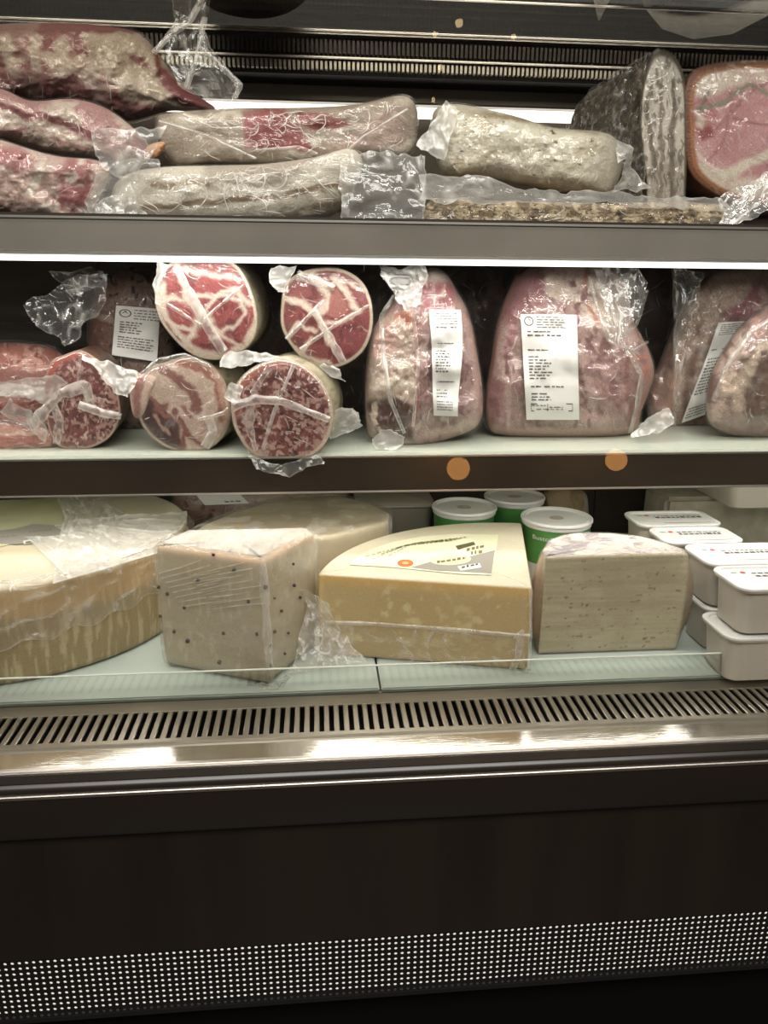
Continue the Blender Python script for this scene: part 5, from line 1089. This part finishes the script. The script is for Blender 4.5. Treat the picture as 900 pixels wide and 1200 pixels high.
# white trays
def rrect(cx, cy, hx, hy, r, n=6):
    out = []
    for sx, sy, a0 in ((1, 1, 0), (-1, 1, 90), (-1, -1, 180), (1, -1, 270)):
        for k in range(n + 1): a = math.radians(a0 + 90 * k / n); out.append((cx + sx * (hx - r) + r * math.cos(a), cy + sy * (hy - r) + r * math.sin(a)))
    return out
def loft(name, rings, mat, parent):
    bm = bmesh.new(); R_ = [[bm.verts.new((x, y, z(q))) for x, y in ring] for ring, q in rings]; n = len(R_[0])
    for a, b_ in zip(R_[:-1], R_[1:]):
        for k in range(n): bm.faces.new([a[k], a[(k + 1) % n], b_[(k + 1) % n], b_[k]])
    bm.faces.new(R_[0][::-1]); bm.faces.new(R_[-1]); return bmo(name, bm, mat, parent)
def tray(x0, x1, y0, y1, zb, h, lab, mark=True, seed=1, grp='white lidded trays stacked at the right'):
    cx, cy, hx, hy = (x0 + x1) / 2, (y0 + y1) / 2, (x1 - x0) / 2, (y1 - y0) / 2
    t = thing('cheese_tray', lab, 'tray', (cx, cy, z(zb)), grp); k = .0045
    loft('tub', [(rrect(cx, cy, hx - .012, hy - .010, .010), zb), (rrect(cx, cy, hx - .009, hy - .007, .014), zb + .002), (rrect(cx, cy, hx - k, hy - k, .015), zb + h - .006), (rrect(cx, cy, hx - .001, hy - .001, .016), zb + h - .0055), (rrect(cx, cy, hx - .001, hy - .001, .016), zb + h - .004)], M['white2'], t)
    l = loft('lid', [(rrect(cx, cy, hx - .001, hy - .001, .016), zb + h - .0038), (rrect(cx, cy, hx, hy, .016), zb + h - .003), (rrect(cx, cy, hx, hy, .016), zb + h - .0008), (rrect(cx, cy, hx - .001, hy - .001, .015), zb + h), (rrect(cx, cy, hx - .006, hy - .006, .012), zb + h), (rrect(cx, cy, hx - .0075, hy - .0075, .011), zb + h - .0016), (rrect(cx, cy, hx - .02, hy - .02, .004), zb + h - .0016)], M['white'], t)
    if mark:
        zt = zb + h - .0012; V = []; Q = []; rnd = random.Random(seed)
        def rc(a, b2, c, d): i = len(V); V.extend([(a, b2, z(zt)), (c, b2, z(zt)), (c, d, z(zt)), (a, d, z(zt))]); Q.append((i, i + 1, i + 2, i + 3))
        for yy, hh in ((cy + .012, .003), (cy + .003, .006), (cy - .020, .0012)):
            x = cx - hx * .35
            while x < cx + hx * .75: w = rnd.uniform(.002, .007) if hh > .002 else .03; rc(x, yy, min(x + w, cx + hx * .8), yy + hh * rnd.uniform(.6, 1)); x += w + (.002 if hh > .002 else 0)
        o = mesh('print', V, np.array(Q), M['ink'], l, False); o['kind'] = 'stuff'
        V = []; Q = []; q0 = (cx - hx * .5, cy + hy * .45)
        for k2 in range(12): a = k2 * math.pi / 6; V.append((q0[0] + .0032 * math.cos(a), q0[1] + .0032 * math.sin(a), z(zt + .0002)))
        mesh('red_dot', V, [list(range(12))], M['red'], l, False)
        mesh('green_mark', [(q0[0] - .014, q0[1] - .001, z(zt)), (q0[0] - .007, q0[1] - .001, z(zt)), (q0[0] - .007, q0[1] + .0012, z(zt)), (q0[0] - .014, q0[1] + .0012, z(zt))], [[0, 1, 2, 3]], M['green'], l, False)
    return t
H1 = .0565
for x0, x1, y0, y1, nm, low in ((.4460, .5720, .7010, .7730, 'front', .006), (.4500, .5700, .7765, .8500, 'second', -.004), (.4350, .5440, .8550, .9200, 'third', .003), (.4320, .5520, .9260, .9960, 'rear', .002)):
    yoff = {'front': 'nearest the grille', 'second': 'second from the grille', 'third': 'third from the grille', 'rear': 'farthest back'}[nm]
    tray(x0 - low, x1, y0, y1, gz, H1, f'lower white lidded tray of the stack {yoff}', nm == 'front', 5)
    tray(x0, x1 - low, y0, y1, gz + H1 + .0006, H1, f'upper white lidded tray of the stack {yoff}', True, len(nm))
# grey speckled blocks and the tray on them
gsp = pbr('speckled_foam', 'a39a88', 0.7, color2='8f8674', vscale=40, bump=.3, bscale=90)
x = float(PY(778, 600, 1.06)[0])
t = box('foam_box', (x, 1.055, z(gz)), (XR - .01, 1.135, z(-.300)), gsp, None, .006); tag(t, 'grey speckled foam box behind the white trays, lower front one', 'box', 'grey foam boxes at the back right')
x2 = float(PY(779, 585, 1.15)[0])
t = box('foam_box', (x2, 1.140, z(gz)), (XR - .01, 1.225, z(-.235)), gsp, None, .006); tag(t, 'tall grey speckled foam box against the case back at right', 'box', 'grey foam boxes at the back right')
xa = float(PZ(862, 598, -.299)[0]); ya = float(PZ(862, 598, -.299)[1])
tray(xa - .01, xa + .15, ya, 1.135, -.2995, .05, 'white tray lying on top of the grey foam box at upper right', False, 7)
# red packs, grey tray and a tan pack far back
ZMIN[0] = z(gz)
b = thing('red_meat_pack', 'red meat pack with white label, at the back between wheel and half wheel', 'meat', PY(275, 600, 1.16))
O = [(196, 690), (196, 604), (200, 588), (220, 574), (300, 572), (400, 573), (404, 600), (404, 690)]
p = Paint('9a6a60', 4, 14, 243).noise(16, .46, .6, 'b8968a', 244, (2, 1)).noise(8, .6, .7, '77423c', 245)
o, dp = pillow('meat', b, O, 1.17, .03, .03, M['meat'], p, 71, 4)
wrap(b, O, 1.17, .032, .03, 246, (.004, 12, 30, 60), (.04, .2), N=61, p=4)
label('paper_label', b, [(228, 578), (278, 576), (292, 590), (240, 592)], dp, [(.7, .5, .9, .12)], off=.008, seed=6)
b = thing('grey_tray_pack', 'grey plastic tray pack with clear lid, behind the golden wedge', 'tray', PY(460, 610, 1.14))
tr0 = PY(420, 610, 1.10); x0 = float(tr0[0]); x1 = float(PY(506, 600, 1.10)[0])
loft('tray_shell', [(rrect((x0 + x1) / 2, 1.15, (x1 - x0) / 2 - .006, .055, .01), gz), (rrect((x0 + x1) / 2, 1.15, (x1 - x0) / 2, .065, .014), -.318), (rrect((x0 + x1) / 2, 1.15, (x1 - x0) / 2 + .004, .069, .014), -.316)], pbr('grey_plastic', '8f897c', .35, coat=.3), b)
loft('lid', [(rrect((x0 + x1) / 2, 1.15, (x1 - x0) / 2 + .004, .069, .014), -.3155), (rrect((x0 + x1) / 2, 1.15, (x1 - x0) / 2 + .004, .069, .014), -.313), (rrect((x0 + x1) / 2, 1.15, (x1 - x0) / 2 - .004, .060, .010), -.310)], pbr('lid_grey', 'a39d8f', .2, coat=.4), b)
b = thing('tan_pack', 'small tan pack with pale edge, behind the rightmost green banded tub', 'pack', PY(665, 620, 1.17))
O = [(636, 690), (636, 590), (640, 574), (660, 570), (684, 576), (690, 600), (692, 690)]
pillow('pack', b, O, 1.18, .03, .02, M['cured'], Paint('a98a68').noise(14, .45, .6, '927452').line([(686, 570), (692, 640)], 5, 'cdbfae', 2), 41, 5)
ZMIN[0] = None
